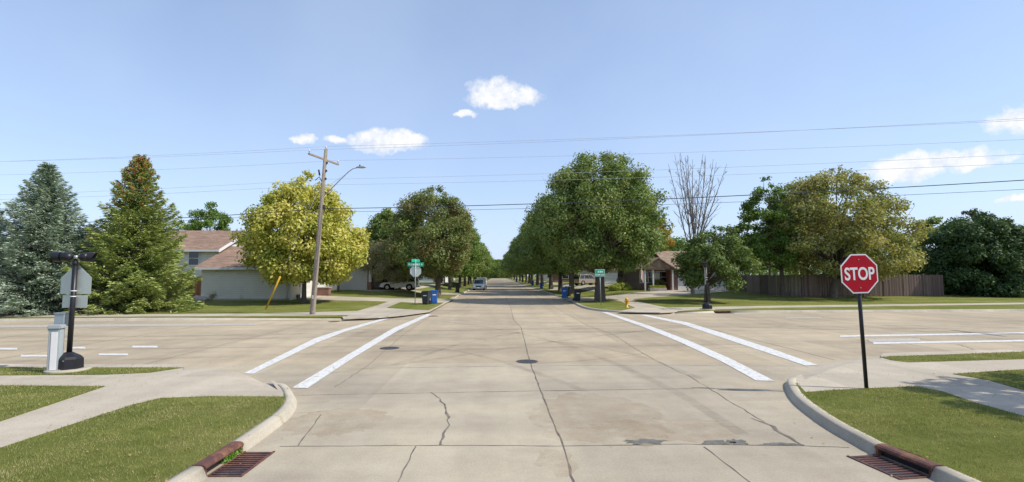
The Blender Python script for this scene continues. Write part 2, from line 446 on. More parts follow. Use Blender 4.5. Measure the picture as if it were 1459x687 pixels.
def kerb(name, pts, side=1, w=0.20, h=0.13, gutter=0.0, label=None, ends=(1, 1), taper=0):
    """kerb swept along road-side base line pts (3D at z=0); side=+1: verge lies left of travel"""
    P = [Vector(p) for p in pts]
    prof = [(-0.02, -0.05), (-0.02, 0.004), (0.0, 0.02), (0.03, h * 0.72), (0.045, h * 0.92), (0.07, h + 0.004), (w * 0.7, h + 0.008), (w, h + 0.006), (w, -0.05)]
    vs = []; n = len(prof); mb = MB()
    for i, p in enumerate(P):
        t = (P[min(i + 1, len(P) - 1)] - P[max(i - 1, 0)]); t.z = 0; t.normalize()
        s = Vector((-t.y, t.x, 0)) * side
        hs = 1.0
        if i == 0: hs = ends[0]
        if i == len(P) - 1: hs = ends[1]
        if taper and i >= len(P) - taper: hs = 1 - (1 - ends[1]) * (i - (len(P) - taper) + 1) / taper
        for (u, v) in prof: vs.append(Vector((p.x, p.y, 0)) + s * u + Vector((0, 0, v if v < 0 else v * hs)))
    fs = [(i * n + k, i * n + k + 1, (i + 1) * n + k + 1, (i + 1) * n + k) for i in range(len(P) - 1) for k in range(n - 1)]
    fs += [tuple(range(n)), tuple(reversed([(len(P) - 1) * n + k for k in range(n)]))]
    mb.add(vs, fs, True)
    return tag(mb.build(name, M['kerb']), kind='structure')
# ------------------------------------------------------------------ the ground
def P2(v, z): return Vector((v.x, v.y, z))
def ext(p, q, d): 
    p = Vector(p); q = Vector(q); return q + (q - p).normalized() * d
def offs(pts, d):
    out = []
    for i, p in enumerate(pts):
        t = Vector(pts[min(i + 1, len(pts) - 1)]) - Vector(pts[max(i - 1, 0)]); t.z = 0; t.normalize()
        out.append(Vector((p[0] - t.y * d, p[1] + t.x * d, p[2])))
    return out
ZC, ZG = 0.126, 0.136
sheet('ground', [(-2500, -600, -0.07), (2500, -600, -0.07), (2500, 3500, -0.07), (-2500, 3500, -0.07)], M['grass'])
sheet('road', [(-6, -20, 0), (-6, 10.5, 0), (-12, 11.6, 0), (-150, 3.5, 0), (-150, 27.5, 0), (-30, 28.8, 0), (-10, 30, 0), (-7, 35.5, 0), (-6.6, 40, 0), (-6.6, 700, 0),
               (8.6, 700, 0), (8.6, 40, 0), (11, 35.2, 0), (40, 36.6, 0), (150, 44.5, 0), (150, 24.5, 0), (12, 13, 0), (8, 11, 0), (8, -20, 0)], M['road'])

# near-left corner
nlk = smooth_line([(-3.66, -20, 0), (-3.65, 2, 0), G(293.8, 680), G(348, 644), G(385, 617), G(409, 598), G(420, 583), G(421, 571), G(414, 559), G(403, 551), G(389, 545.5)], 5)
inl0, inl1 = G(293.8, 680).y, G(348, 644).y
def split_gap(pts, y0, y1):
    a = [p for p in pts if p.y < y0 - 0.02]; b = [p for p in pts if p.y > y1 + 0.02]
    def at(y):
        for p, q in zip(pts[:-1], pts[1:]):
            if p.y <= y <= q.y: return p.lerp(q, (y - p.y) / (q.y - p.y))
    return a + [at(y0)], [at(y1)] + b
ka, kb = split_gap(nlk, inl0, inl1)
kerb('kerb', ka, 1); 
jn = G(403, 604).y
kc, kd = split_gap(kb, jn, jn + 0.07)
kerb('kerb', kc, 1); kerb('kerb', kd, 1, ends=(1, 0.1), taper=8)
A = [G(*p) for p in ((389, 545.5), (374, 545.5), (352, 535), (332, 528.5), (300, 525.5), (262, 524.5))]
B = [G(*p, ZC) for p in ((396, 556), (377, 554), (345, 542), (318, 535), (290, 531), (262, 528))]
def strip(name, a, b, mat):
    mb = MB(); n = len(a); mb.add(list(a) + list(b), [(i, i + 1, n + i + 1, n + i) for i in range(n - 1)])
    return tag(mb.build(name, mat), kind='structure')
strip('sidewalk_ramp', [P2(p, 0.004) for p in A], B, M['walk'])
lk0 = G(262, 524.5); lk1 = G(0, 524.8); lk2 = ext(lk0, lk1, 130)
kerb('kerb', [lk2, lk1, lk0], -1, ends=(1, 0.2))
inner = [P2(p, ZC) for p in offs(nlk, 0.15)][:-2]
sheet('sidewalk', inner + B + [P2(lk0 + Vector((0, -.12, 0)), ZC), P2(lk1 + Vector((0, -.12, 0)), ZC), P2(lk2 + Vector((0, -.12, 0)), ZC), Vector((-150, -20, ZC))], M['walk'])
def g3(*pp): return [G(*p, ZG) for p in pp]
PATCH = {}
q = g3((262, 523.5), (0, 523.5)); e1 = ext(q[0], q[1], 120)
w_ = g3((150, 533.5), (0, 534.5)); e2 = ext(w_[0], w_[1], 120)
PATCH['nl1'] = [q[0], q[1], e1, e2, w_[1], w_[0], G(215, 530.5, ZG)]
q = g3((150, 550), (0, 549)); e1 = ext(q[0], q[1], 120)
w_ = g3((150, 551), (0, 600)); e2 = ext(w_[0], w_[1], 14)
PATCH['nl2'] = [q[0], q[1], e1, Vector((-140, -19, ZG)), e2, w_[1]]
inn = [P2(p, ZG) for p in offs(nlk, 0.185) if p.y < G(410, 567).y]
w_ = g3((404, 565), (300, 564.3), (230, 567), (190, 576), (145, 590.5), (0, 638))
PATCH['nl3'] = inn + w_ + [ext(w_[-2], w_[-1], 16)]

# near-right corner
nrk = smooth_line([(5.34, -20, 0), (5.33, 2, 0), G(1326.4, 681), G(1246, 648), G(1221.6, 635), G(1175, 608), G(1134.5, 577), G(1121, 557), G(1121, 546), G(1135, 538)], 5)
ira, irb = G(1326.4, 681).y, G(1246, 648).y
ka, kb = split_gap(nrk, ira, irb)
kerb('kerb', ka, -1); kerb('kerb', kb, -1, ends=(1, 0.15), taper=5)
A = [G(*p) for p in ((1135, 538), (1150, 530), (1167, 522), (1187, 516), (1217, 511), (1254, 508))]
B = [G(*p, ZC) for p in ((1147, 541), (1162, 534.5), (1182, 527), (1200, 521), (1224, 515), (1254, 511))]
strip('sidewalk_ramp', [P2(p, 0.004) for p in A], B, M['walk'])
rk0 = G(1254, 508); rk1 = G(1459, 502); rk2 = ext(rk0, rk1, 120)
kerb('kerb', [rk0, rk1, rk2], -1, ends=(0.2, 1))
inner = [P2(p, ZC) for p in offs(nrk, -0.15)][:-1]
sheet('sidewalk', inner + B + [P2(p + Vector((0, -.12, 0)), ZC) for p in (rk0, rk1, rk2)] + [Vector((135, -20, ZC))], M['walk'])
q = g3((1254, 508.5), (1459, 501)); w_ = g3((1295, 516), (1459, 511.4))
PATCH['nr1'] = [q[0], q[1], ext(q[0], q[1], 110), ext(w_[0], w_[1], 110), w_[1], w_[0], G(1270, 513, ZG)]
q = g3((1357.7, 532.7), (1459, 526)); w_ = g3((1406.7, 540.8), (1459, 555.8))
PATCH['nr2'] = [q[0], q[1], ext(q[0], q[1], 110), Vector((130, -19, ZG)), ext(w_[0], w_[1], 22), w_[1], w_[0]]
inn = [P2(p, ZG) for p in offs(nrk, -0.185) if p.y < G(1142, 552).y]
w_ = g3((1148, 558.5), (1190, 555.5), (1240, 553), (1306, 550.4), (1345, 558), (1390, 573.5), (1459, 592.6))
PATCH['nr3'] = inn + w_ + [ext(w_[-2], w_[-1], 20)]
for k, p in PATCH.items(): sheet('lawn', p, M['grass'], skirt=0.01)

# far side: kerbs, verges that rise to the houses, pavements
flk = [G(0, 458.2), G(250, 456.6), G(488, 455.2)]; flk = [ext(flk[1], flk[0], 120)] + flk
kerb('kerb', flk, 1, ends=(1, 0.3))
flc = smooth_line([G(597, 446.8), G(607, 445.3), G(616, 442), G(627, 435.6), G(640, 428.3)], 4)
kerb('kerb', flc, 1, ends=(0.3, 0.4))
fln = [G(647, 424.6), G(660, 418.6)] ; fln = fln + [Vector((fln[-1].x, 660, 0))]
kerb('kerb', fln, 1, ends=(0.4, 1))
ap = [G(488, 455.2), G(540, 453), G(575, 449.8), G(597, 446.8)]
lawnL = offs(flk, 0.1) + offs(ap, 0.1) + offs(flc, 0.1) + offs(fln, 0.1)
sheet('lawn', lawnL + [Vector((-300, 660, 0)), Vector((-300, 25, 0))], M['grass'], terrain=True, skirt=0.2)
strip('sidewalk_ramp', [P2(p, 0.004) for p in offs(ap, -0.45)], [P2(p, 0.155) for p in offs(ap, 0.12)], M['walk'])
ap2 = [G(640, 428.3), G(647, 424.6)]
strip('driveway_ramp', [P2(p, 0.004) for p in offs(ap2, -0.4)], [P2(p, 0.155) for p in offs(ap2, 0.12)], M['walk'])
def tsheet(name, px, mat, dz, raw=()):
    return sheet(name, [T(*p) for p in px] + [Vector(r) for r in raw], mat, dz=dz, terrain=True, skirt=0.06)
tsheet('sidewalk', [(-500, 451), (0, 449.5), (365, 447.2), (500, 443.8), (509, 443.6), (553, 430.3), (540, 429.6), (446, 428), (400, 421), (446, 421), (520, 424), (560, 425.4), (597, 425.7), (640, 426.2), (646, 426.6), (638, 430), (628, 435.5), (612, 444), (597, 446), (575, 449), (540, 452.3), (489, 454.3), (497, 449.6), (365, 450.6), (0, 452.4), (-500, 453.5)], M['walk'], 0.02)
tsheet('lawn', [(551, 439.3), (571, 430.8), (600, 432.5), (632, 431.5), (624, 436.5), (611, 442.4), (590, 441.6)], M['grass'], 0.035)
tsheet('driveway', [(520, 412), (560, 414), (612, 415.6), (652, 417.5), (657, 419), (655, 420), (600, 417.2), (545, 415.3), (500, 413.2)], M['walk'], 0.02)
# right
frn = [Vector((7.15, 660, 0)), Vector((7.15, 62, 0)), G(800, 424.8)]
kerb('kerb', frn, 1, ends=(1, 0.4))
frc = smooth_line([G(814, 430), G(823, 436), G(836, 440.6), G(855, 443.6), G(880, 445.6), G(905, 446.4), G(915, 446.5)], 4)
kerb('kerb', frc, 1, ends=(0.4, 0.6))
frk = [G(960, 446.8), G(1018, 446.2), G(1041, 445.9), G(1090, 445.4), G(1459, 443.4)]; frk.append(ext(frk[-2], frk[-1], 110))
kerb('kerb', frk[:2], 1, ends=(0.3, 1)); kerb('kerb', frk[2:], 1)
ap = [G(915, 446.5), G(960, 446.8)]
ap2 = [G(800, 424.8), G(814, 430)]
strip('sidewalk_ramp', [P2(p, 0.004) for p in offs(ap, -0.4)], [P2(p, 0.155) for p in offs(ap, 0.12)], M['walk'])
strip('driveway_ramp', [P2(p, 0.004) for p in offs(ap2, -0.4)], [P2(p, 0.155) for p in offs(ap2, 0.12)], M['walk'])
sheet('lawn', offs(frn, 0.1) + offs(ap2, .1) + offs(frc, 0.1) + offs(ap, .1) + offs(frk, 0.1) + [Vector((300, 45, 0)), Vector((300, 660, 0))], M['grass'], terrain=True, skirt=0.2)
tsheet('sidewalk', [(802, 425.3), (830, 424.4), (858, 422.5), (880, 420.5), (932, 415.4), (957, 413.4), (1035, 412.6), (1039, 415), (967, 421), (905, 425.9), (901, 427.5), (950, 438.8), (1080, 436.3), (1459, 431.5), (1900, 429), (1900, 430.5), (1459, 433.8), (1080, 439), (976, 442.6), (955, 444.8), (940, 445.6), (905, 445), (880, 444.2), (905, 439), (885, 430), (868, 427.2), (823, 429.8), (815, 429.5)], M['walk'], 0.02)
tsheet('driveway', [(790, 409.6), (828, 407.6), (862, 405.4), (880, 405.2), (880, 406.6), (862, 407.5), (840, 410), (800, 412.5), (782, 413.5)], M['walk'], 0.02)
# long sidewalks up both sides of the street
for x in (-11.9, 13.0):
    sheet('sidewalk', [(x - .75, 63, 0), (x + .75, 63, 0), (x + .75, 420, 0), (x - .75, 420, 0)], M['walk'], dz=0.022, terrain=True, skirt=0.05)

# ------------------------------------------------------------------ joints, cracks, patches, paint
jm = MB()
def jline(pts, w=0.03, jit=0.0, seed=1, z=0.004, wj=0.5): ribbon(jm, [G(*p) for p in pts], w * .58, z=z, jit=jit, seed=seed, wj=wj, straight=True)
jline([(816.7, 687), (803, 636.5), (778, 577), (757, 522), (751, 500), (742.6, 467), (731.7, 456), (728, 440), (719.5, 418), (713, 401), (711, 396)], 0.045, 0.012, 2)
jline([(835, 735), (816.7, 687)], 0.045, 0.01, 3)
jline([(420, 563.5), (619, 559.8), (773, 557), (1014, 553.5), (1107, 555), (1122, 555)], 0.022, 0.008, 4)
jline([(398, 636.5), (592, 634.8), (811, 635.7), (981, 633), (1146, 635.7), (1210, 638)], 0.028, 0.01, 5)
jline([(470, 527), (515, 525), (751, 521.5), (948, 520.4), (1150, 522)], 0.022, 0.006, 6)
jline([(684, 418), (673.5, 430), (662, 441), (614, 450), (572, 479), (526, 519.5), (476.7, 552)], 0.028, 0.02, 7)
jline([(457.6, 591), (424.7, 635.7)], 0.03, 0.01, 8)
jline([(593, 635.7), (567, 687), (545, 735)], 0.03, 0.01, 9)
jline([(745, 408), (770.6, 427), (794, 440), (838.6, 464.7), (871.5, 475.6), (910, 500), (948, 520.6), (981, 536), (1030.5, 566), (1085, 599), (1113, 618), (1146, 635.7)], 0.03, 0.025, 10, wj=0.6)
jline([(1003, 637), (1069, 687), (1120, 725)], 0.03, 0.01, 11)
jline([(0, 676), (277, 690)], 0.01, 0.0, 12) if False else None
jline([(1010, 553), (1055, 556.5), (1104, 558.5)], 0.02, 0.03, 13)
jline([(418, 589), (440, 588), (457.6, 586.5)], 0.015, 0.01, 14)
for y in (32, 36.5, 41, 45.5, 50, 54.5, 59, 63.5, 68, 77, 86, 95):
    ribbon(jm, [(-4.9, y, 0), (1, y + .05, 0), (7.1, y, 0)], 0.018, z=0.004, jit=0.01, seed=int(y), straight=True)
# joints across the cross street's lanes
for x in range(-60, 70, 1):
    if x % 5 == 0 and (x < -9 or x > 9):
        y0 = 13.6 + (x * 0.06 if x < 0 else x * 0.09); y1 = (28.2 + (x + 9) * 0.06) if x < 0 else 33.4 + (x - 9) * .04
        ribbon(jm, [(x, y0, 0), (x, y1, 0)], 0.02, z=0.004, jit=0.006, seed=x + 99, straight=True)
ribbon(jm, [(-60, 18.2, 0), (-12, 21, 0), (20, 23.6, 0), (60, 27, 0)], 0.022, z=0.0045, jit=0.01, seed=55)
ribbon(jm, [(-60, 14.6, 0), (-9, 17.6, 0), (12, 18.6, 0), (60, 22.5, 0)], 0.018, z=0.0045, jit=0.01, seed=56)
ribbon(jm, [(-60, 21.6, 0), (-12, 24.4, 0), (20, 28, 0), (60, 31, 0)], 0.02, z=0.0045, jit=0.01, seed=57)
tag(jm.build('road_joints', M['joint']), kind='structure')
cm = MB()
def crk(pts, w, seed, jit=0.035): ribbon(cm, [G(*p) for p in pts], w * .6, z=0.005, jit=jit, seed=seed, wj=0.8, straight=True)
crk([(615, 559.6), (630, 571.6), (635.7, 585), (639.6, 599), (636.8, 612.7), (627.5, 634.6)], 0.045, 1)
crk([(560, 475), (570, 472), (575, 468)], 0.05, 2); crk([(1145, 635), (1100, 608), (1070, 596)], 0.06, 3)
crk([(480, 458.5), (512, 457.5), (540, 456.5)], 0.05, 4, 0.02)
crk([(1300, 481), (1370, 492), (1391, 499)], 0.05, 5, 0.05)
crk([(1020, 555), (1000, 552), (985, 553)], 0.05, 6)
crk([(776, 557.5), (800, 557), (830, 556)], 0.04, 8)
tag(cm.build('road_cracks', M['crack']), kind='structure')
def blob(mb, px, rx, ry, z=0.0055, seed=1, n=26, pts=None, ir=0.35):
    r = random.Random(seed); c = G(*px); vs = [Vector((c.x, c.y, z))]
    for k in range(n):
        a = 2 * math.pi * k / n; q = 1 + r.uniform(-ir, ir)
        vs.append(Vector((c.x + math.cos(a) * rx * q, c.y + math.sin(a) * ry * q, z)))
    mb.add(vs, [(0, k + 1, (k + 1) % n + 1) for k in range(n)])
pm = MB()
blob(pm, (919, 629.5), 0.30, 0.11, seed=1); blob(pm, (1022, 631), 0.22, 0.10, seed=2); blob(pm, (1052, 630), 0.14, 0.12, seed=3); blob(pm, (1112, 633), 0.32, 0.05, seed=4)
tag(pm.build('asphalt_patches', M['patch']), kind='structure')
sm_ = MB()
blob(sm_, (850, 592), 1.2, 1.6, z=0.0042, seed=11, n=60, ir=.12); blob(sm_, (950, 612), 1.3, 0.6, z=0.0047, seed=12, n=60, ir=.15); blob(sm_, (790, 655), 0.25, 0.5, z=0.0044, seed=13); blob(sm_, (480, 600), 0.9, 0.8, z=0.0044, seed=14, n=60, ir=.12)
tag(sm_.build('rusty_stains', M['stain']), kind='structure')
tm = MB()
for i, (pts, w) in enumerate(([((600, 455), (690, 466), (800, 490), (935, 545), (1060, 620)), .24], [((560, 492), (650, 500), (745, 525), (840, 560)), .22], [((1000, 462), (860, 478), (720, 497), (600, 515), (470, 532)), .22],
        [((560, 478), (660, 482), (780, 486), (900, 505), (1000, 540)), .2], [((950, 455), (800, 466), (680, 485), (560, 520)), .2], [((700, 520), (820, 515), (960, 500), (1130, 492)), .18],
        [((0, 480), (300, 478), (700, 470), (1100, 466), (1459, 462)), .5], [((0, 487), (300, 484), (700, 476), (1100, 471), (1459, 467)), .5], [((0, 515), (200, 512), (700, 497), (1100, 490), (1459, 487)), .4])):
    ribbon(tm, [G(*p) for p in pts], w, z=0.0062 + i * 0.0003, n=10)
tag(tm.build('tyre_marks', M['tyremark']), kind='structure')
# crosswalk lines and lane lines
pt = MB()
def band(px, z=0.009):
    n = len(px) // 2; vs = [G(*p, z) for p in px]; 
    pt.add([vs[i] for i in range(n)] + [vs[len(px) - 1 - i] for i in range(n)], [(i, i + 1, n + i + 1, n + i) for i in range(n - 1)])
band([(347, 532), (360, 525.8), (448.5, 482), (490.5, 468.7), (553.3, 451.7), (558, 453), (491, 472.7), (450, 489), (372, 527), (361, 532.5)])
band([(416, 552.5), (490.5, 508.3), (560.4, 467.5), (609, 447.3), (615, 448.2), (567, 471), (500, 512), (438, 553)])
band([(857, 444.8), (917, 466), (970, 488), (1030, 516), (1077, 542), (1104, 543), (1042, 511.5), (982, 485.5), (925, 464), (865, 444.8)])
band([(911, 448.8), (972, 462), (1015, 476.5), (1085, 500), (1148, 521), (1165, 520), (1100, 497), (1028, 474), (980, 459.5), (920, 448.5)])
tag(pt.build('crosswalk_lines', M['paint']), kind='structure')
pt = MB()
for y, xs in ((497, (-95, -60)), (497, (-8, 24)), (495.5, (99, 121)), (494, (189, 224)), (507, (30, 67)), (505, (141, 182)), (509, (-80, -40))):
    band([(xs[0], y - 1.3), (xs[1], y - 1.3), (xs[1] + 1, y + 1.3), (xs[0] - 1, y + 1.3)])
band([(1197, 478), (1459, 473.4), (1700, 469.5), (1700, 471.5), (1459, 475.6), (1197, 480.2)])
band([(1243, 487.5), (1459, 484.4), (1700, 481), (1700, 483), (1459, 486.6), (1245, 490.3)])
tag(pt.build('lane_lines', M['paint']), kind='structure')
pt = MB()
band([(-300, 465.3), (0, 463.3), (365, 460.6), (365, 463.6), (0, 467), (-300, 469)])
band([(1236, 483.2), (1310, 482), (1312, 486), (1240, 487.3)])
band([(1120, 452.5), (1170, 452), (1170, 453.3), (1120, 454)])
tag(pt.build('worn_lane_lines', M['paintworn']), kind='structure')

# ------------------------------------------------------------------ manholes, valve covers, storm inlets
def manhole(px, r, label, m):
    c = G(*px); t = thing('manhole_cover', label, 'manhole', (c.x, c.y, 0), group='manhole covers in the crossing')
    mb = MB(); n = 36
    def ring(r_, z): return [Vector((math.cos(2 * math.pi * k / n) * r_, math.sin(2 * math.pi * k / n) * r_, z)) for k in range(n)]
    a = ring(r, 0.0); b = ring(r, 0.010); d = ring(r * 0.88, 0.010); e = ring(r * 0.88, 0.0075)
    mb.add(a + b + d + e, [(k, (k + 1) % n, n + (k + 1) % n, n + k) for k in range(n)] + [(n + k, n + (k + 1) % n, 2 * n + (k + 1) % n, 2 * n + k) for k in range(n)] + [(2 * n + k, 2 * n + (k + 1) % n, 3 * n + (k + 1) % n, 3 * n + k) for k in range(n)])
    mb.build('frame', m, t)
    mb = MB(); rr = ring(r * 0.86, 0.0095); mb.add(rr, [tuple(range(n))])
    for q in range(-4, 5):
        for w in range(-4, 5):
            if math.hypot(q, w) < 4.3: mb.box((q * r * .18, w * r * .18, 0.0112), (r * .09, r * .09, 0.0034))
    mb.build('lid', m, t)
manhole((751, 515.3), 0.315, 'dark blue-grey manhole cover by the centre joint of the crossing', M['iron'])
manhole((555, 496.3), 0.33, 'dark manhole cover just right of the left crosswalk line', M['iron'])
for px, r_, lab in (((476, 458.4), 0.30, 'small brown valve cover beside the far kerb near the utility pole'), ((617.5, 450.6), 0.28, 'small brown valve cover at the far end of the left crosswalk')):
    mb = MB(); c = G(*px); n = 24
    mb.add([Vector((math.cos(2 * math.pi * k / n) * r_, math.sin(2 * math.pi * k / n) * r_, 0.011)) for k in range(n)] + [Vector((math.cos(2 * math.pi * k / n) * r_ * 1.06, math.sin(2 * math.pi * k / n) * r_ * 1.06, 0.0)) for k in range(n)],
           [tuple(range(n))] + [(k, (k + 1) % n, n + (k + 1) % n, n + k) for k in range(n)])
    o = mb.build('valve_cover', M['rust']); o.location = (c.x, c.y, 0); tag(o, lab, 'valve cover', 'valve covers in the road')
def inlet(p0, p1, side, label):
    """p0->p1 along the kerb base; the box stands on the verge side"""
    d = p1 - p0; ln = d.length; a = math.atan2(d.y, d.x)
    t = thing('storm_inlet', label, 'storm drain', (p0.x, p0.y, 0), a, group='storm drain inlets')
    s = side
    mb = MB()                                     # curb box: rounded top, ends, dark throat
    prof = [(0.012, 0.088), (0.006, 0.105), (0.018, 0.130), (0.05, 0.146), (0.14, 0.150), (0.185, 0.140), (0.185, -0.05), (0.14, -0.05), (0.14, 0.088)]
    vs = [Vector((x, s * u, v)) for x in (0, ln) for u, v in prof]; n = len(prof)
    mb.add(vs, [tuple(range(n)), tuple(range(2 * n - 1, n - 1, -1))] + [(k, (k + 1) % n, n + (k + 1) % n, n + k) for k in range(n)])
    for x in (0.02, ln - 0.02): mb.box((x, s * 0.08, 0.035), (0.04, 0.12, 0.15))
    mb.build('curb_box', M['rust'], t)
    mb = MB(); mb.box((ln / 2, s * .11, 0.03), (ln - 0.08, 0.07, 0.125)); mb.build('throat', M['black'], t)
    w = 0.44; mb = MB()
    mb.box((ln / 2, -s * 0.012, 0.004), (ln, 0.024, 0.02)); mb.box((ln / 2, -s * (w - .015), 0.004), (ln, 0.03, 0.02))
    k = 0; x = 0.015
    while x < ln:
        mb.box((x, -s * w / 2, 0.003), (0.028, w - 0.04, 0.018)); x += 0.072; k += 1
    mb.build('grate', M['rust'], t)
    mb = MB(); mb.box((ln / 2, -s * w / 2, 0.0035), (ln - 0.03, w - 0.03, 0.006)); mb.build('pit', M['black'], t)
    return t
tI = inlet(G(293.8, 680), G(348, 644), 1, 'rusty storm drain inlet with weeds growing in its throat, set in the left kerb')
inlet(G(1326.4, 681), G(1246, 648), -1, 'dark red rusty storm drain inlet set in the right kerb near the stop sign')
inlet(G(1018, 446.2), G(1041, 445.9), 1, 'small rusty storm drain inlet across the street in the kerb below the fence')
M['weed'] = leaf_mat('weed_leaves', [(0.10, 0.24, 0.03), (0.18, 0.36, 0.05), (0.26, 0.45, 0.08)], 0.35, 5)
def leaf_quads(c, n_, size, rng, spread, up=0.4, aspect=0.6, out=None):
    """c (n,3) centres -> rhombic leaves"""
    k = len(c)
    nrm = rng.normal(size=(k, 3)); nrm = nrm if out is None else nrm * .6 + out * 1.0; nrm[:, 2] += up; nrm /= np.linalg.norm(nrm, axis=1)[:, None]
    t = rng.normal(size=(k, 3)); t -= (t * nrm).sum(1)[:, None] * nrm; t /= np.linalg.norm(t, axis=1)[:, None]
    b = np.cross(nrm, t); s = size * rng.uniform(0.65, 1.35, size=(k, 1))
    v = np.empty((k, 4, 3)); v[:, 0] = c - t * s * .5; v[:, 1] = c + b * s * .5 * aspect + nrm * s * .08; v[:, 2] = c + t * s * .5; v[:, 3] = c - b * s * .5 * aspect + nrm * s * .08
    return v.reshape(-1, 3)
rng = np.random.default_rng(3)
wl = (G(348, 644) - G(293.8, 680)).length
c = np.stack([rng.uniform(0.42, wl - .06, 260), rng.uniform(-0.02, 0.10, 260), rng.uniform(0.0, 0.10, 260)], 1)
o = mesh_np('roadside_weed', leaf_quads(c, 0, 0.035, rng, 0), 4, M['weed'])
o.location = tI.location; o.rotation_euler = tI.rotation_euler
tag(o, 'bright green weed growing out of the left storm drain throat', 'weed')

# grass blades on the near lawns
def in_poly(px, py, poly):
    ins = np.zeros(len(px), bool); n = len(poly)
    for i in range(n):
        x1, y1 = poly[i][0], poly[i][1]; x2, y2 = poly[(i + 1) % n][0], poly[(i + 1) % n][1]
        if y1 == y2: continue
        c_ = ((y1 > py) != (y2 > py)) & (px < (x2 - x1) * (py - y1) / (y2 - y1) + x1)
        ins ^= c_
    return ins
bl = []
for k, poly in PATCH.items():
    xs = [p[0] for p in poly]; x0, x1 = max(min(xs), -19), min(max(xs), 21); y0, y1 = max(min(p[1] for p in poly), 4.6), min(max(p[1] for p in poly), 17.5)
    n = int((x1 - x0) * (y1 - y0) * 2000)
    x = rng.uniform(x0, x1, n); y = rng.uniform(y0, y1, n)
    cl_ = np.sin(x * 1.7 + 1.3 * np.sin(y * 1.1)) * np.sin(y * 2.3 + 1.7 * np.sin(x * .9)) + .5 * np.sin(x * 5.1 + y * 3.3) * np.sin(y * 6.2 - x * 2)
    ok = in_poly(x, y, poly) & (rng.uniform(0, 1, n) < np.clip(.78 + .45 * cl_, .25, 1)) & (np.abs(x) < y * 1.12 + 1.2) & (rng.uniform(0, 1, n) < np.clip(8.5 / y, 0.35, 1) ** 1.2); x = x[ok]; y = y[ok]; n = len(x); x = x + rng.normal(0, .018, n); y = y + rng.normal(0, .018, n)
    h = rng.uniform(0.014, 0.042, n) * (1 + 0.25 * np.sin(x * 2.3) * np.sin(y * 1.9)); w = 0.0035 * (y / 7)
    a = rng.uniform(0, 2 * math.pi, n); l = rng.uniform(0.1, 0.9, n) * h; b_ = rng.uniform(0, 2 * math.pi, n)
    v = np.empty((n, 3, 3)); v[:, 0, 0] = x - np.cos(a) * w; v[:, 0, 1] = y - np.sin(a) * w; v[:, 1, 0] = x + np.cos(a) * w; v[:, 1, 1] = y + np.sin(a) * w
    v[:, :2, 2] = ZG - 0.002; v[:, 2, 0] = x + np.cos(b_) * l; v[:, 2, 1] = y + np.sin(b_) * l; v[:, 2, 2] = ZG + h
    bl.append(v.reshape(-1, 3))
M['blade'] = leaf_mat('grass_blades', [(0.11, 0.16, 0.035), (0.19, 0.22, 0.06), (0.28, 0.285, 0.10), (0.38, 0.35, 0.15), (0.52, 0.45, 0.26)], 0.25, 1.1)
# fallen leaves and clippings on lawns, gutters and pavement
k = 900; x = np.concatenate([rng.uniform(-12, -3.3, 420), rng.uniform(4.8, 14, 480)]); y = rng.uniform(5.2, 14, k)
c = np.stack([x, y, np.full(k, 0.158)], 1); gut = ((x > -3.6) & (x < 5.2)); c[gut, 2] = 0.012
tag(mesh_np('fallen_leaves', leaf_quads(c, 0, 0.035, rng, 0, up=3.0), 4, leaf_mat('dry_leaves', [(0.30, 0.20, 0.08), (0.40, 0.30, 0.12), (0.22, 0.13, 0.06)], 0.1, 2)), 'scattered dry leaves on the corner lawns', 'leaves', kind='stuff')
tag(mesh_np('grass', np.concatenate(bl), 3, M['blade']), 'short mown grass blades on the corner lawns', 'grass', kind='stuff')
print('blades', sum(len(b) for b in bl) // 3)
# ------------------------------------------------------------------ trees
def crown_pts(rng, H, z0, prof, Rx, Ry, n, nclump, crad=0.26, shell=0.5):
    """leaf centres: clumps placed through a crown whose radius follows prof(t)"""
    cl = []
    tries = 0
    while len(cl) < nclump and tries < 9000:
        tries += 1
        t = rng.uniform(0.02, 0.98); pr = prof(t)
        if rng.uniform() > pr ** 1.3 + .05: continue
        a = rng.uniform(0, 2 * math.pi); q = 1 - rng.uniform(0, 1) ** 2.2 * shell
        q = min(q, 1.0) * rng.uniform(0.86, 1.06)
        rr = crad * rng.uniform(0.6, 1.25) * min(1, pr * 1.2 + .15)
        ro = max(0.0, pr * q - rr * 0.45)
        cl.append((math.cos(a) * Rx * ro, math.sin(a) * Ry * ro, z0 + t * (H - z0), rr * (Rx + Ry) / 2))
    cl = np.array(cl)
    w = cl[:, 3] ** 2.0; w /= w.sum()
    idx = rng.choice(len(cl), n, p=w)
    d = rng.normal(size=(n, 3)); d /= np.linalg.norm(d, axis=1)[:, None]; d[:, 2] *= 0.72
    r = rng.uniform(0, 1, n) ** 0.55
    p = cl[idx, :3] + d * (cl[idx, 3] * r)[:, None]
    p += rng.normal(size=(n, 3)) * 0.08
    global LASTD; LASTD = d
    return p, cl
def profile(pts):
    xs = [p[0] for p in pts]; ys = [p[1] for p in pts]
    return lambda t: float(np.interp(t, xs, ys))
ROUND = profile([(0, .45), (.08, .72), (.2, .93), (.38, 1), (.55, .95), (.72, .78), (.86, .55), (.95, .32), (1, .12)])
OVOID = profile([(0, .5), (.1, .82), (.22, .98), (.4, 1), (.55, .86), (.7, .66), (.82, .46), (.92, .26), (1, .06)])
WIDE = profile([(0, .55), (.1, .9), (.25, 1), (.45, .92), (.62, .8), (.78, .62), (.9, .4), (1, .12)])
LOOSE = profile([(0, .35), (.15, .7), (.3, .9), (.5, .85), (.7, .6), (.85, .42), (1, .1)])
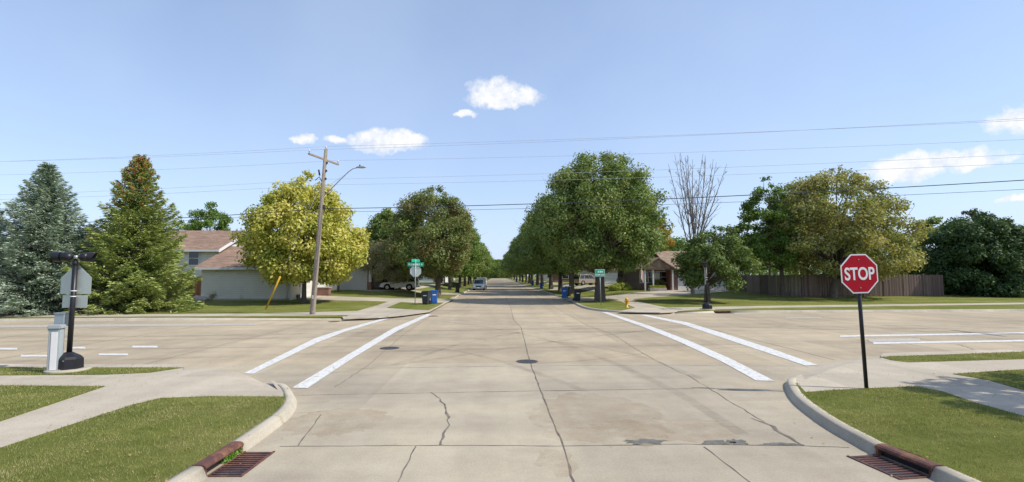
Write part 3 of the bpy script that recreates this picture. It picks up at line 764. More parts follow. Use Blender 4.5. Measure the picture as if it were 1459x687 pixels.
def limbs(mb, rng, H, z0, cl, r0, nl, lean=(0, 0), split=0.35, wob=0.25):
    top = z0 + (H - z0) * 0.6
    tp = [Vector((0, 0, -0.15)), Vector((0, 0, 0.0)), Vector((lean[0] * .1, lean[1] * .1, z0 * .5)), Vector((lean[0] * .3, lean[1] * .3, z0))]
    rads = [r0 * 1.5, r0 * 1.25, r0, r0 * 0.88]
    for k in range(1, 5):
        tp.append(Vector((lean[0] * (.3 + .17 * k) + rng.uniform(-1, 1) * wob, lean[1] * (.3 + .17 * k) + rng.uniform(-1, 1) * wob, z0 + (top - z0) * k / 4)))
        rads.append(r0 * 0.88 * (1 - .21 * k))
    mb.tube(tp, rads, 9)
    idx = rng.permutation(len(cl))[:nl]
    for i in idx:
        c = Vector(cl[i, :3]); h = max(z0 * 0.75, min(top, z0 * .8 + (c.z - z0) * rng.uniform(.15, .6)))
        k = 0
        for k in range(len(tp) - 1):
            if tp[k].z <= h <= tp[k + 1].z: break
        a = tp[k].lerp(tp[k + 1], (h - tp[k].z) / max(0.01, tp[k + 1].z - tp[k].z))
        rr = r0 * rng.uniform(0.28, 0.45) * (1 - .5 * (h / H))
        m = a.lerp(c, 0.45) + Vector((0, 0, (c.z - a.z) * 0.12)) + Vector(rng.normal(size=3)) * 0.18
        m2 = a.lerp(c, 0.75) + Vector(rng.normal(size=3)) * 0.2
        mb.tube([a, m, m2, c], [rr, rr * .62, rr * .4, rr * .15], 6)
        for _ in range(2):
            e = c + Vector(rng.normal(size=3)) * cl[i, 3] * 0.8
            mb.tube([m2, m2.lerp(e, .5) + Vector(rng.normal(size=3)) * .1, e], [rr * .35, rr * .2, rr * .06], 5)
def tree(label, loc, H, Rx, Ry, z0, prof, mat, n=26000, nclump=90, leaf=0.26, seed=1, r0=0.25, bark='bark', group=None, kind='maple_tree', cat='tree', nl=26, crad=0.26, rz=0.0, lean=(0, 0), shell=0.5, off=(0, 0)):
    rng = np.random.default_rng(seed)
    t = thing(kind, label, cat, loc, rz, group)
    p, cl = crown_pts(rng, H, z0, prof, Rx, Ry, n, nclump, crad, shell)
    p[:, 0] += off[0]; p[:, 1] += off[1]; cl[:, 0] += off[0]; cl[:, 1] += off[1]
    p[:, 2] = np.maximum(p[:, 2], z0 * 0.55)
    mb = MB(); limbs(mb, rng, H, z0, cl, r0, nl, lean); mb.build('trunk', M[bark], t)
    mesh_np('crown', leaf_quads(p, 0, leaf, rng, 0, up=0.55, out=LASTD), 4, mat, t)
    return t
LM = {}
LM['yellow'] = leaf_mat('yellow_green_leaves', [(0.20, 0.25, 0.04), (0.40, 0.42, 0.075), (0.60, 0.56, 0.14), (0.74, 0.66, 0.26)], 0.35, 0.55)
LM['maple'] = leaf_mat('dark_green_maple_leaves', [(0.095, 0.154, 0.043), (0.146, 0.217, 0.059), (0.224, 0.296, 0.082), (0.355, 0.331, 0.119)], 0.3, 0.5)
LM['mapler'] = leaf_mat('russet_green_maple_leaves', [(0.30, 0.17, 0.09), (0.22, 0.20, 0.075), (0.15, 0.20, 0.06), (0.20, 0.27, 0.08), (0.32, 0.36, 0.12)], 0.3, 0.45)
LM['green'] = leaf_mat('fresh_green_leaves', [(0.080, 0.144, 0.029), (0.136, 0.224, 0.045), (0.208, 0.304, 0.064)], 0.35, 0.5)
LM['dark'] = leaf_mat('deep_green_leaves', [(0.040, 0.081, 0.033), (0.064, 0.117, 0.045), (0.100, 0.164, 0.054)], 0.25, 0.5)
LM['turning'] = leaf_mat('turning_leaves', [(0.13, 0.18, 0.06), (0.23, 0.26, 0.085), (0.36, 0.345, 0.12), (0.50, 0.42, 0.16)], 0.35, 0.28)
LM['olive'] = leaf_mat('dusty_olive_leaves', [(0.230, 0.207, 0.115), (0.310, 0.287, 0.149), (0.414, 0.380, 0.207)], 0.3, 0.7)
LM['orange'] = leaf_mat('orange_yellow_leaves', [(0.240, 0.204, 0.042), (0.456, 0.300, 0.060), (0.540, 0.288, 0.072)], 0.35, 0.6)
LM['mid'] = leaf_mat('mid_green_leaves', [(0.08, 0.13, 0.035), (0.13, 0.19, 0.05), (0.21, 0.27, 0.075)], 0.3, 0.5)
LM['bush'] = leaf_mat('yellow_green_shrub_leaves', [(0.192, 0.264, 0.036), (0.336, 0.384, 0.060), (0.432, 0.432, 0.084)], 0.3, 1.5)
def spruce(label, loc, H, Rm, mat, seed, n_br=230, kind='spruce_tree', group=None, droop=0.25, cones=None, per=150):
    rng = np.random.default_rng(seed); t = thing(kind, label, 'tree', loc, 0, group)
    mb = MB(); mb.tube([(0, 0, -0.2), (0, 0, H * .5), (0.05, 0, H * 0.99)], [H * .021, H * .012, 0.015], 8)
    Q = []; N_ = []; cone = []
    for i in range(n_br):
        f = (i + rng.uniform(0, 1)) / n_br; f = 1 - (1 - f) ** 0.62 if False else f ** 1.25
        z = 0.25 + f * (H - 0.5); a = i * 2.399963 + rng.uniform(-.25, .25)
        ln = Rm * ((1 - f) ** 0.93) * rng.uniform(0.72, 1.12) * (0.90 + 0.1 * min(1, f * 8)) + 0.25
        d = Vector((math.cos(a), math.sin(a), 0)); sd_ = Vector((-math.sin(a), math.cos(a), 0))
        rise = -droop + 0.75 * f
        def pos(s): return d * (ln * s) + Vector((0, 0, z + ln * (rise * s + 0.28 * s * s * s)))
        mb.tube([pos(0), pos(.5), pos(1)], [0.05 * (1 - f) + .012, 0.03 * (1 - f) + .008, 0.004], 5, cap=False)
        m = int(per * (ln / Rm) ** 1.25) + 14
        for s in rng.uniform(0.15, 1.0, m):
            wdt = ln * 0.30 * (1 - s * .85) * (0.4 + 1.2 * min(1, s * 2)) + .05
            lat = rng.uniform(-1, 1) * wdt
            c = pos(s) + sd_ * lat + Vector((0, 0, -abs(lat) * 0.28 + rng.normal() * 0.06 - rng.uniform(0, .16) * min(1, ln / 2)))
            tdir = (d * (0.8 + .3 * s) + sd_ * (1.0 if lat > 0 else -1.0) * 0.75 + Vector((0, 0, rng.normal() * .25 + .05))).normalized()
            Q.append(c); N_.append(tdir)
        if cones and f > cones:
            for s in rng.uniform(0.5, 1.0, int(5 + 16 * (f - cones) / (1 - cones))): cone.append(pos(s) + Vector(rng.normal(size=3)) * .08)
    mb.build('trunk', M['bark'], t)
    c = np.array(Q); tt = np.array(N_); k = len(c)
    nr = rng.normal(size=(k, 3)) * .55; nr[:, 2] += 1; nr -= (nr * tt).sum(1)[:, None] * tt; nr /= np.linalg.norm(nr, axis=1)[:, None]
    b = np.cross(nr, tt); s = rng.uniform(0.20, 0.42, (k, 1)) * (H / 11); w = s * 0.13
    v = np.empty((k, 4, 3)); v[:, 0] = c - tt * s * .5; v[:, 1] = c + b * w + nr * .02; v[:, 2] = c + tt * s * .5; v[:, 3] = c - b * w + nr * .02
    mesh_np('crown', v.reshape(-1, 3), 4, mat, t)
    if cone:
        cc = np.array(cone); v = []
        for x in cc:
            h = rng.uniform(.10, .17); r = .04
            for q in range(3):
                a = q * 1.05 + rng.uniform(0, 1); e = np.array([math.cos(a) * r, math.sin(a) * r, 0])
                v += [x, x + e - [0, 0, h * .5], x - [0, 0, h], x - e - [0, 0, h * .5]]
        tag(mesh_np('cones', np.array(v), 4, M['cone'], t), kind='stuff')
    return t
M['cone'] = plain('ripe_cones', (0.42, 0.17, 0.065), 0.8, var=0.3, scale=3)
LM['blue'] = leaf_mat('blue_spruce_needles', [(0.20, 0.28, 0.20), (0.34, 0.43, 0.33), (0.52, 0.58, 0.48)], 0.1, 0.8, 0.7)
LM['spruce'] = leaf_mat('green_spruce_needles', [(0.20, 0.27, 0.08), (0.33, 0.40, 0.12), (0.48, 0.53, 0.20)], 0.12, 0.6, 0.7)
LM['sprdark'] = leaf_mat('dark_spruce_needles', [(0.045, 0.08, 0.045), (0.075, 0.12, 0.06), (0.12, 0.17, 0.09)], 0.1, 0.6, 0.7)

# --- left side
p = T(55, 446.5); spruce('large blue spruce with silvery drooping layers at the left of the photo', p, up_to(p, 232), 4.1 * p.y / 31, LM['blue'], 11, 280, droop=.42, per=400)
p = T(-38, 446.5); spruce('blue spruce cut off by the left edge of the photo', p, up_to(p, 255), 3.0, LM['blue'], 12, 220, droop=.42, per=300)
p = T(189, 443.5); spruce('tall green spruce with a rusty top full of cones, left of the brown-roofed house', p, up_to(p, 221), 4.1 * p.y / 34, LM['spruce'], 13, 250, droop=.34, cones=.58, per=420)
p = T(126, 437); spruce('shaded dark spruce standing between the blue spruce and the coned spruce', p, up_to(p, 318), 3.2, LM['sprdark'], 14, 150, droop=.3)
p = T(433, 431.5); H = up_to(p, 243)
tree('bright yellow-green maple behind the leaning utility pole', p, H, 5.55 * p.y / 46, 5.2, 1.9, OVOID, LM['yellow'], n=60000, nclump=260, leaf=0.26, seed=21, r0=0.19, nl=34, crad=0.21, off=(-.05, 0))
p = T(482, 415.5); tree('slim young tree beyond the yellow-green maple', p, 6.0, 1.7, 1.7, 2.2, ROUND, LM['green'], n=5000, nclump=30, leaf=.22, seed=22, r0=.12, nl=10)
p = Vector((-53.5, 92, zt(-53.5, 92))); tree('round green tree rising behind the roof of the brown-roofed house', p, up_to(p, 288), 4.3, 4.3, 5, ROUND, LM['green'], n=12000, nclump=60, leaf=.33, seed=23, r0=.25)
p = Vector((-63.5, 100, zt(-63.5, 100))); tree('low bright green tree peeking over the ridge of the brown-roofed house', p, up_to(p, 313), 4.5, 4, 4, ROUND, LM['green'], n=8000, nclump=40, leaf=.33, seed=24, r0=.22)
p = T(569, 413.5); tree('small dusty olive crabapple in front of the white car', p, up_to(p, 331), 4.6, 4, 1.3, WIDE, LM['olive'], n=15000, nclump=80, leaf=0.19, seed=25, r0=.16, nl=34, crad=.22, lean=(0.4, 0))
p = T(624, 422.6); H = up_to(p, 265)
tree('broad russet-tinged maple on the left corner, behind the two rubbish carts', p, H, 5.3 * p.y / 58, 5.5, 2.2, ROUND, LM['mapler'], n=64000, nclump=230, leaf=.225, seed=26, r0=.32, nl=40, crad=.22, off=(-.75, 0))
p = T(558, 411); tree('dark green tree behind the crabapple and the russet maple', p, up_to(p, 297), 4.4, 4.4, 2.5, ROUND, LM['maple'], n=26000, nclump=110, leaf=.32, seed=27, r0=.3)
p = T(633, 403.5) ; tree('slim small tree on the far lawn left of the parked pickup', p, 5.2, 2, 2, 2.0, ROUND, LM['green'], n=5000, nclump=30, leaf=.24, seed=28, r0=.11, nl=12)
# the street rows
ORD = ['first', 'second', 'third', 'fourth', 'fifth', 'sixth', 'seventh', 'eighth', 'ninth', 'tenth', 'eleventh', 'twelfth', 'thirteenth', 'fourteenth', 'fifteenth', 'sixteenth']
mA = tree('green street maple, first of the left row beyond the russet corner maple', (-8.2, 84, 0.13), 14.0, 5.2, 5.2, 2.4, ROUND, LM['green'], n=30000, nclump=130, leaf=.32, seed=31, r0=.3, group='street trees in the left row')
mB = tree('dark street maple, second of the left row beyond the russet corner maple', (-7.6, 98, 0.13), 14.2, 5.2, 5.2, 2.4, OVOID, LM['maple'], n=26000, nclump=120, leaf=.33, seed=32, r0=.3, group='street trees in the left row')
for i, (x, y, s, q) in enumerate([(-7.5, 111, .95, 0), (-7.6, 128, .98, 1), (-8, 143, 1.0, 0), (-7.7, 158, 1, 1), (-8, 176, 1.05, 0), (-7.6, 196, 1, 1), (-8, 220, 1.1, 0), (-8, 250, 1.1, 1), (-7, 290, 1.1, 0), (-7, 340, 1.2, 1), (-7, 400, 1.2, 0)]):
    dup(mA if q == 0 else mB, '%s street maple, %s of the left row beyond the russet corner maple' % (('green', 'dark')[q], ORD[i + 2]), (x, y, 0.13), R(57 * i + 20), 'street trees in the left row', s)
p = T(855, 428.4); H = up_to(p, 210)
tree('largest dark maple on the right, its thick trunk behind the small green sign', p, H, 6.6 * p.y / 48, 6.4, 2.9, ROUND, LM['maple'], n=90000, nclump=300, leaf=.225, seed=41, r0=.46, nl=46, crad=.2, off=(0.15, .3))
p = T(884, 409.5); mC = tree('maple with a dark trunk on the lawn behind the largest right maple', p, up_to(p, 240), 5.2, 5.2, 3.0, ROUND, LM['maple'], n=26000, nclump=120, leaf=.31, seed=42, r0=.36, group='street trees in the right row')
rr = [(9.7, 65, 1.06, 1), (9.6, 76, 1.1, 0), (9.4, 88, 1.0, 1), (9.6, 108, 1.03, 0), (9.5, 119, 1.08, 1), (9.5, 139, 1.1, 1), (9.6, 152, 1.1, 0), (9.7, 170, 1.1, 1), (9.5, 192, 1.1, 0), (9.6, 218, 1.15, 1), (9.4, 250, 1.2, 1), (9.5, 290, 1.2, 0), (9.0, 340, 1.25, 1), (9, 400, 1.3, 1)]
mD = tree('dark street maple, first of the right row beyond the largest maple', (rr[0][0], rr[0][1], .13), 16.2, 6.0, 5.6, 2.8, ROUND, LM['maple'], n=34000, nclump=150, leaf=.31, seed=43, r0=.34, group='street trees in the right row')
mE = tree('dark street maple, second of the right row beyond the largest maple', (rr[1][0], rr[1][1], .13), 15.6, 5.9, 5.6, 2.8, OVOID, LM['maple'], n=30000, nclump=130, leaf=.32, seed=44, r0=.33, group='street trees in the right row')
for i, (x, y, s, q) in enumerate(rr[2:]):
    dup(mD if q else mE, 'dark street maple, %s of the right row beyond the largest maple' % ORD[i + 2], (x, y, .13), R(73 * i + 40), 'street trees in the right row', s)
# --- right side
p = Vector((26, 80, zt(26, 80))); tree('tree with orange-yellow autumn leaves behind the brick house', p, up_to(p, 306), 2.6, 3, 5, ROUND, LM['orange'], n=5000, nclump=36, leaf=.30, seed=51, r0=.2, crad=.3)
for i, (x, y, r_, top, k) in enumerate([(32, 92, 7, 338, 'green'), (44, 96, 7, 332, 'dark'), (22, 98, 5.5, 338, 'green'), (56, 100, 7, 322, 'green'), (70, 104, 8, 318, 'dark'), (86, 108, 8, 322, 'green')]):
    p = Vector((x, y, zt(x, y))); tree(['light green tree straight behind the brick house roof', 'dark green tree behind the garage end of the brick house', 'green tree behind the arborvitae row', 'green tree beyond the fence left of the yellowing maple', 'dark tree hidden beyond the yellowing maple', 'green tree beyond the grey fence end'][i], p, up_to(p, top), r_, r_, 2.5, ROUND, LM[k], n=11000, nclump=60, leaf=.36, seed=60 + i, r0=.25, nl=12, group='trees behind the right-hand houses')
p = T(1008, 431); H = up_to(p, 316)
tree('low spreading tree behind the black beacon post in front of the brick house', p, H, 3.6 * p.y / 44, 3.4, 1.4, WIDE, LM['mid'], n=19000, nclump=64, leaf=.23, seed=71, r0=.24, nl=30, crad=.25, off=(0.9, 0), rz=0)
p = T(1115, 422.5); tree('light open-crowned tree left of the yellowing maple', p, up_to(p, 247), 3.6, 3.4, 3, OVOID, LM['green'], n=17000, nclump=80, leaf=.26, seed=72, r0=.2, nl=30, crad=.22, off=(-1.5, 0), kind='ash_tree')
p = T(1186, 424.0); H = up_to(p, 228)
tree('broad maple turning yellow in front of the board fence', p, H, 9.0 * p.y / 57, 6.5, 2.1, WIDE, LM['turning'], n=40000, nclump=190, leaf=.26, seed=73, r0=.32, nl=60, crad=.17, off=(1.2, 0), lean=(1.6, 0))
p = T(1150, 418); tree('dark bluish green tree behind the left half of the yellowing maple', p, up_to(p, 246), 5.0, 4.5, 3, ROUND, LM['maple'], n=20000, nclump=90, leaf=.28, seed=74, r0=.25, nl=24)
def shrub(name, label, loc, rx, ry, h, mat, n, leaf, seed, cat='shrub', group=None, prof=ROUND, nclump=40, crad=.3):
    rng = np.random.default_rng(seed); t = thing(name, label, cat, loc, 0, group)
    p, cl = crown_pts(rng, h, 0.02, prof, rx, ry, n, nclump, crad, .5)
    p[:, 2] = np.maximum(p[:, 2], 0.02)
    mb = MB()
    for i in range(5): mb.tube([(0, 0, -.05), tuple(cl[i % len(cl), :3])], [.05 * min(1, h), .01], 5)
    mb.build('stem', M['bark'], t); mesh_np('foliage', leaf_quads(p, 0, leaf, rng, 0, up=.4, out=LASTD), 4, mat, t); return t
BOX = profile([(0, .85), (.15, 1), (.5, 1), (.75, .86), (.9, .6), (1, .3)])
p = T(1400, 420.5); shrub('hedge_tree', 'tall dense dark green hedge mass at the right edge beyond the fence', p, 5.2, 4, up_to(p, 303), LM['dark'], 62000, .28, 81, 'hedge', prof=BOX, nclump=240, crad=.24)
p = T(1475, 420.5); shrub('hedge_tree', 'dark hedge mass cut off by the right edge of the photo', p, 4.2, 4, up_to(p, 322), LM['dark'], 42000, .28, 82, 'hedge', prof=BOX, nclump=200, crad=.25)
p = T(1350, 414.5); shrub('hedge_tree', 'dark green tree mass between the yellowing maple and the hedge', p, 5.2, 4, up_to(p, 304), LM['maple'], 30000, .3, 83, 'tree', prof=ROUND, nclump=90, crad=.22)
p = T(1395, 409); shrub('bush_tree', 'tree with a purplish top rising behind the dark hedge', p, 4.2, 4, up_to(p, 291), leaf_mat('purplish_leaves', [(0.10, 0.07, 0.05), (0.075, 0.095, 0.035), (0.11, 0.13, 0.05)], .3, .5), 14000, .32, 84, 'tree', nclump=60)
# bare tree
def bare_tree(label, loc, H, seed):
    r = random.Random(seed); t = thing('bare_tree', label, 'tree', loc); mb = MB()
    def stem(p, d, ln, r0_, r1_, n=7, up=.05, wob=.035):
        pts = [p]; rads = [r0_]
        for k in range(n):
            d = (d + Vector((r.gauss(0, wob), r.gauss(0, wob), up))).normalized(); p = p + d * ln / n
            pts.append(p); rads.append(r0_ + (r1_ - r0_) * (k + 1) / n)
        mb.tube(pts, rads, 6 if r0_ > .03 else 4, cap=False); return pts, rads
    def off_dir(d, s, a):
        u = d.cross(Vector((.3, .9, .1))).normalized(); v = d.cross(u); return (d + (u * math.cos(a) + v * math.sin(a)) * s).normalized()
    tr, tr_r = stem(Vector((0, 0, -.1)), Vector((.03, 0, 1)), H * .36, .20, .13, 5)
    mains = []
    for k in range(13):
        a = k * 2.4 + r.uniform(-.3, .3); j = r.choice([2, 3, 4, 5]) if k else 5
        s_ = (.08 + .33 * ((k * .618) % 1)) if k else .03
        L1 = (H - tr[j].z) * r.uniform(.86, .98) * (1 - .25 * s_)
        mains.append(stem(tr[j], off_dir(Vector((0, 0, 1)), s_, a), L1, tr_r[j] * .5, .014, 9, .028))
    for pts, rads in mains:
        for j in range(2, 9):
            for q in range(2):
                d = (pts[j] - pts[j - 1]).normalized(); l2 = H * r.uniform(.10, .19) * (1 - j / 11)
                sp, sr = stem(pts[j], off_dir(d, r.uniform(.45, .8), r.uniform(0, 6.28)), l2, rads[j] * .5, .009, 5, .07)
                for w in range(3):
                    k = r.choice([2, 3, 4]); stem(sp[k], off_dir((sp[k] - sp[k - 1]).normalized(), .6, r.uniform(0, 6.28)), l2 * .45, .012, .006, 3, .06)
    zmax = max(v[2] for v in mb.v); k = H / zmax
    mb.v = [(v[0] * k, v[1] * k, v[2] * k) for v in mb.v]
    mb.build('trunk', M['bare'], t); return t
p = T(987, 419); bare_tree('tall leafless tree reaching above the low spreading tree', p, up_to(p, 212), 5)
# distant wood closing the view, and one shading tree out of frame
mats = [LM['dark'], LM['green'], LM['maple']]
for name_, x0, x1, y0, m_, sd_ in (('left', -190, -14, 135, LM['maple'], 91), ('right', 17, 230, 150, LM['maple'], 92)):
    rng = np.random.default_rng(sd_); n = 60000; k = 110
    cx = rng.uniform(x0, x1, k); cy = y0 + rng.uniform(0, 60, k); hh = rng.uniform(7, 12.5, k); rd = rng.uniform(4, 6.5, k)
    i = rng.integers(0, k, n); d = rng.normal(size=(n, 3)); d /= np.linalg.norm(d, axis=1)[:, None]
    p = np.stack([cx[i] + d[:, 0] * rd[i], cy[i] + d[:, 1] * rd[i], hh[i] * .55 + .9 + d[:, 2] * hh[i] * .45], 1)
    tag(mesh_np('distant_trees', leaf_quads(p, 0, .75, rng, 0), 4, m_), 'distant mass of trees behind the %s-hand gardens' % name_, 'wood', kind='stuff')
rng = np.random.default_rng(95); n = 26000; k = 46
cx = rng.uniform(-24, 26, k); cy = rng.uniform(470, 520, k); i = rng.integers(0, k, n); d = rng.normal(size=(n, 3)); d /= np.linalg.norm(d, axis=1)[:, None]
p = np.stack([cx[i] + d[:, 0] * 7, cy[i] + d[:, 1] * 7, 9 + d[:, 2] * 9], 1)
tag(mesh_np('distant_trees', leaf_quads(p, 0, 1.2, rng, 0), 4, LM['maple']), 'far trees closing the end of the street', 'wood', kind='stuff')
tree('tree beside the right sidewalk shading the corner lawn', (17.9, 7.3, .13), 9.8, 3.2, 3.2, 4.2, ROUND, LM['maple'], n=5000, nclump=34, leaf=.3, seed=99, r0=.25, crad=.22)
# ------------------------------------------------------------------ street furniture
def Wp(px, py, Y):
    d = ray(px, py); t = Y / d.y; return Vector((d.x * t, Y, CAMZ + d.z * t))
def ngon(n, r, a0=0.0): return [(math.cos(a0 + 2 * math.pi * k / n) * r, math.sin(a0 + 2 * math.pi * k / n) * r) for k in range(n)]
def fit_text(name, body, w, h, mat, parent, loc, rot, bold=0.012):
    o = text_mesh(name, body, 1.0, mat, parent, loc, rot, bold=bold)
    xs = [v.co.x for v in o.data.vertices]; ys = [v.co.y for v in o.data.vertices]
    cx, cy = (min(xs) + max(xs)) / 2, (min(ys) + max(ys)) / 2
    o.data.transform(Matrix.Diagonal((w / (max(xs) - min(xs)), h / (max(ys) - min(ys)), 1, 1)) @ Matrix.Translation((-cx, -cy, 0)))
    return o
FACE = (R(90), 0, 0)                       # text upright, readable from -Y
# stop sign facing the camera
b0 = G(1234.5, 553, ZG)
t = thing('stop_sign', 'red octagonal stop sign on a black post at the corner of the right lawn', 'stop sign', b0, rot=(0, R(-1.7), R(3)))
cz = 2.545 - ZG; r_ = 0.417 / math.cos(R(22.5))
MB().tube([(0, 0, -.2), (0, 0, cz + .30)], 0.038, 12).build('post', M['black'], t)
def plate(poly, y, th, name, mat, par, z): 
    mb = MB(); mb.prism([(a, y, z + b) for a, b in poly], (0, 0, 0), (0, th, 0)); return mb.build(name, mat, par)
sg = plate(ngon(8, r_, R(22.5)), -0.052, 0.008, 'sign_plate', M['signwhite'], t, cz)
plate(ngon(8, r_ * .935, R(22.5)), -0.0545, 0.003, 'red_face', M['red'], sg, cz)
fit_text('lettering', 'STOP', 0.68, 0.275, M['signwhite'], sg, (0, -0.0565, cz), FACE, 0.022)
for z in (cz + .30, cz - .30):
    mb = MB(); mb.tube([(0, -.062, z), (0, -.053, z)], .013, 10); mb.build('bolt', M['galv'], sg)
# street name sign on the far-left corner
b0 = T(591.3, 436.4, 0.03); Y = b0.y
t = thing('street_name_sign', 'crossed green street name blades above a stop sign back on the left corner', 'street sign', b0)
top = Wp(592, 369, Y).z - b0.z
MB().tube([(0, 0, -.2), (0, 0, top)], 0.032, 8).build('post', M['galv'], t)
zc = Wp(592, 386.5, Y).z - b0.z
plate(ngon(8, .47, R(22.5)), 0.035, 0.006, 'sign_back', M['alu'], t, zc)
zb = Wp(592, 377, Y).z - b0.z
mb = MB(); mb.box((0, 0, zb), (1.26, 0.03, .32), bev=.01); bl_ = mb.build('name_blade', M['green'], t)
mb = MB(); r2 = random.Random(2); x = -.36
while x < .36:
    w = r2.choice([.05, .07, .09]); mb.box((x, -.018, zb + r2.uniform(-.01, .01)), (w, .004, .14)); x += w + .035
for xx in (-.5, .48): mb.box((xx, -.018, zb + .01), (.07, .004, .12))
mb.build('lettering', M['signwhite'], bl_)
mb = MB(); mb.box((0, 0, zb + .30), (0.03, .95, .24), rz=R(-32), bev=.01); b2 = mb.build('name_blade', M['green'], t)
mb = MB(); mb.box((-0.02, -.015, zb + .30), (0.012, .75, .12), rz=R(-32)); mb.build('lettering', M['signwhite'], b2)
# small green sign on the right corner
b0 = T(856.5, 435, 0.0); Y = b0.y
t = thing('green_sign', 'small green rectangular sign on a thin grey post in front of the largest maple trunk', 'sign', b0)
z1 = Wp(854, 384, Y).z - b0.z; z0 = Wp(854, 394.2, Y).z - b0.z
MB().tube([(0, 0, -.2), (-.08, 0, z1 - .03)], 0.03, 8).build('post', M['galv'], t)
mb = MB(); mb.box((-.08, -.04, (z0 + z1) / 2), (.80, .012, z1 - z0), bev=.004); s1 = mb.build('border', M['signwhite'], t)
mb = MB(); mb.box((-.08, -.048, (z0 + z1) / 2), (.76, .006, z1 - z0 - .045)); mb.build('green_face', M['green'], s1)
mb = MB(); x = -.30
for w in (.09, .05, .10, .07): mb.box((x + .10, -.054, z1 - .19), (w, .004, .13)); x += w + .03
x = -.40
for w in (.08, .05, .06, .09, .04, .07, .06): mb.box((x, -.054, z0 + .14), (w, .004, .08)); x += w + .035
mb.build('lettering', M['signwhite'], s1)

# beacon posts
def beacon_post(label, loc, group):
    t = thing('beacon_post', label, 'beacon post', loc, group=group)
    H = 2.86
    mb = MB(); mb.tube([(0, 0, -.05), (0, 0, .03), (0, 0, .05)], [.46, .46, .44], 20); mb.build('footing', M['kerb'], t)
    mb = MB(); prof = [(.0, .30), (.24, .29), (.30, .24), (.37, .12), (.40, .08)]
    vs = []; o8 = ngon(8, 1.0, R(22.5))
    for z, r in prof: vs += [(a * r * 1.05, b * r, .05 + z) for a, b in o8]
    fs = [(i * 8 + k, i * 8 + (k + 1) % 8, (i + 1) * 8 + (k + 1) % 8, (i + 1) * 8 + k) for i in range(4) for k in range(8)] + [tuple(range(32, 40))]
    mb.add(vs, fs); base = mb.build('base_box', M['black'], t)
    mb = MB(); mb.box((-.14, -.284, .17), (.07, .006, .14)); mb.build('warning_label', plain('orange_label', (.45, .10, .03), .5), base)
    mb = MB(); mb.box((-.10, -.284, .06), (.28, .005, .018)); mb.build('door_seam', M['galv'], base)
    for x, z in ((.10, .30), (-.2, .26)): MB().box((x, -.277, z - .03), (.022, .02, .022)).build('bolt', M['galv'], base)
    MB().tube([(0, 0, .4), (0, 0, H - .22)], 0.057, 16).build('pole', M['black'], t)
    MB().tube([(0, 0, H - .23), (0, 0, H - .16), (0, 0, H - .12), (0, 0, H + .0)], [.062, .066, .04, .04], 14).build('cap', M['black'], t)
    MB().tube([(.03, -.03, H - .07), (.03, -.03, H + .02)], .045, 10).build('bracket', M['galv'], t)
    # two beacons back to back, each a drum housing with an open visor
    for s, ln in ((-1, .47), (1, .36)):
        x0 = s * .06
        rot_ = Matrix.Rotation(R(22 if s > 0 else 12), 3, 'Z')
        def turn(o): o.data.transform(rot_.to_4x4())
        mb = MB(); mb.tube([(x0, 0, H - .02), (x0 + s * .05, 0, H - .02), (x0 + s * .10, 0, H - .02), (x0 + s * ln * .55, 0, H - .02)], [.045, .10, .112, .12], 20)
        hb = mb.build('beacon_housing', M['black'], t); turn(hb)
        mb = MB(); n = 20; vs = []                 # open half-cut visor tube
        x1 = x0 + s * ln * .53; x2 = x0 + s * ln
        for k in range(n):
            a = 2 * math.pi * k / n; low = .5 - .5 * math.sin(a)
            for rr_ in (.124, .117):
                vs.append((x1, math.cos(a) * rr_, H - .02 + math.sin(a) * rr_)); vs.append((x2 - s * low * .10, math.cos(a) * rr_, H - .02 + math.sin(a) * rr_))
        fs = []
        for k in range(n):
            a = 4 * k; b = 4 * ((k + 1) % n); fs += [(a, a + 1, b + 1, b), (a + 2, b + 2, b + 3, a + 3), (a + 1, a + 3, b + 3, b + 1)]
        mb.add(vs, fs); turn(mb.build('visor', M['black'], hb))
        mb = MB(); mb.tube([(x1 + s * .0, 0, H - .02), (x1 + s * .02, 0, H - .02)], [.112, .10], 20); turn(mb.build('lens', plain('unlit_amber_lens', (.10, .06, .02), .25), hb))
    pent = [(-.38, -.36), (.38, -.36), (.38, .06), (0, .42), (-.38, .06)]
    plate(pent, .062, .005, 'sign_back', M['alu'], t, H - .60)
    plate([(-.31, -.17), (.31, -.17), (.31, .15), (-.31, .15)], .062, .005, 'plaque_back', M['alu'], t, H - 1.14)
    for z in (H - .88, H - 1.02): MB().tube([(0, 0, z - .012), (0, 0, z + .012)], .061, 14).build('clamp_band', M['signwhite'], t)
    return t
bp = beacon_post('black beacon post with grey pentagon sign back, on the grass strip at the left', G(97, 527.5, ZG), 'black beacon posts')
bp.rotation_euler = (0, R(.3), 0)
dup(bp, 'black beacon post across the street in front of the low spreading tree', T(1007.5, 441.2), R(72), 'black beacon posts', 1.13)
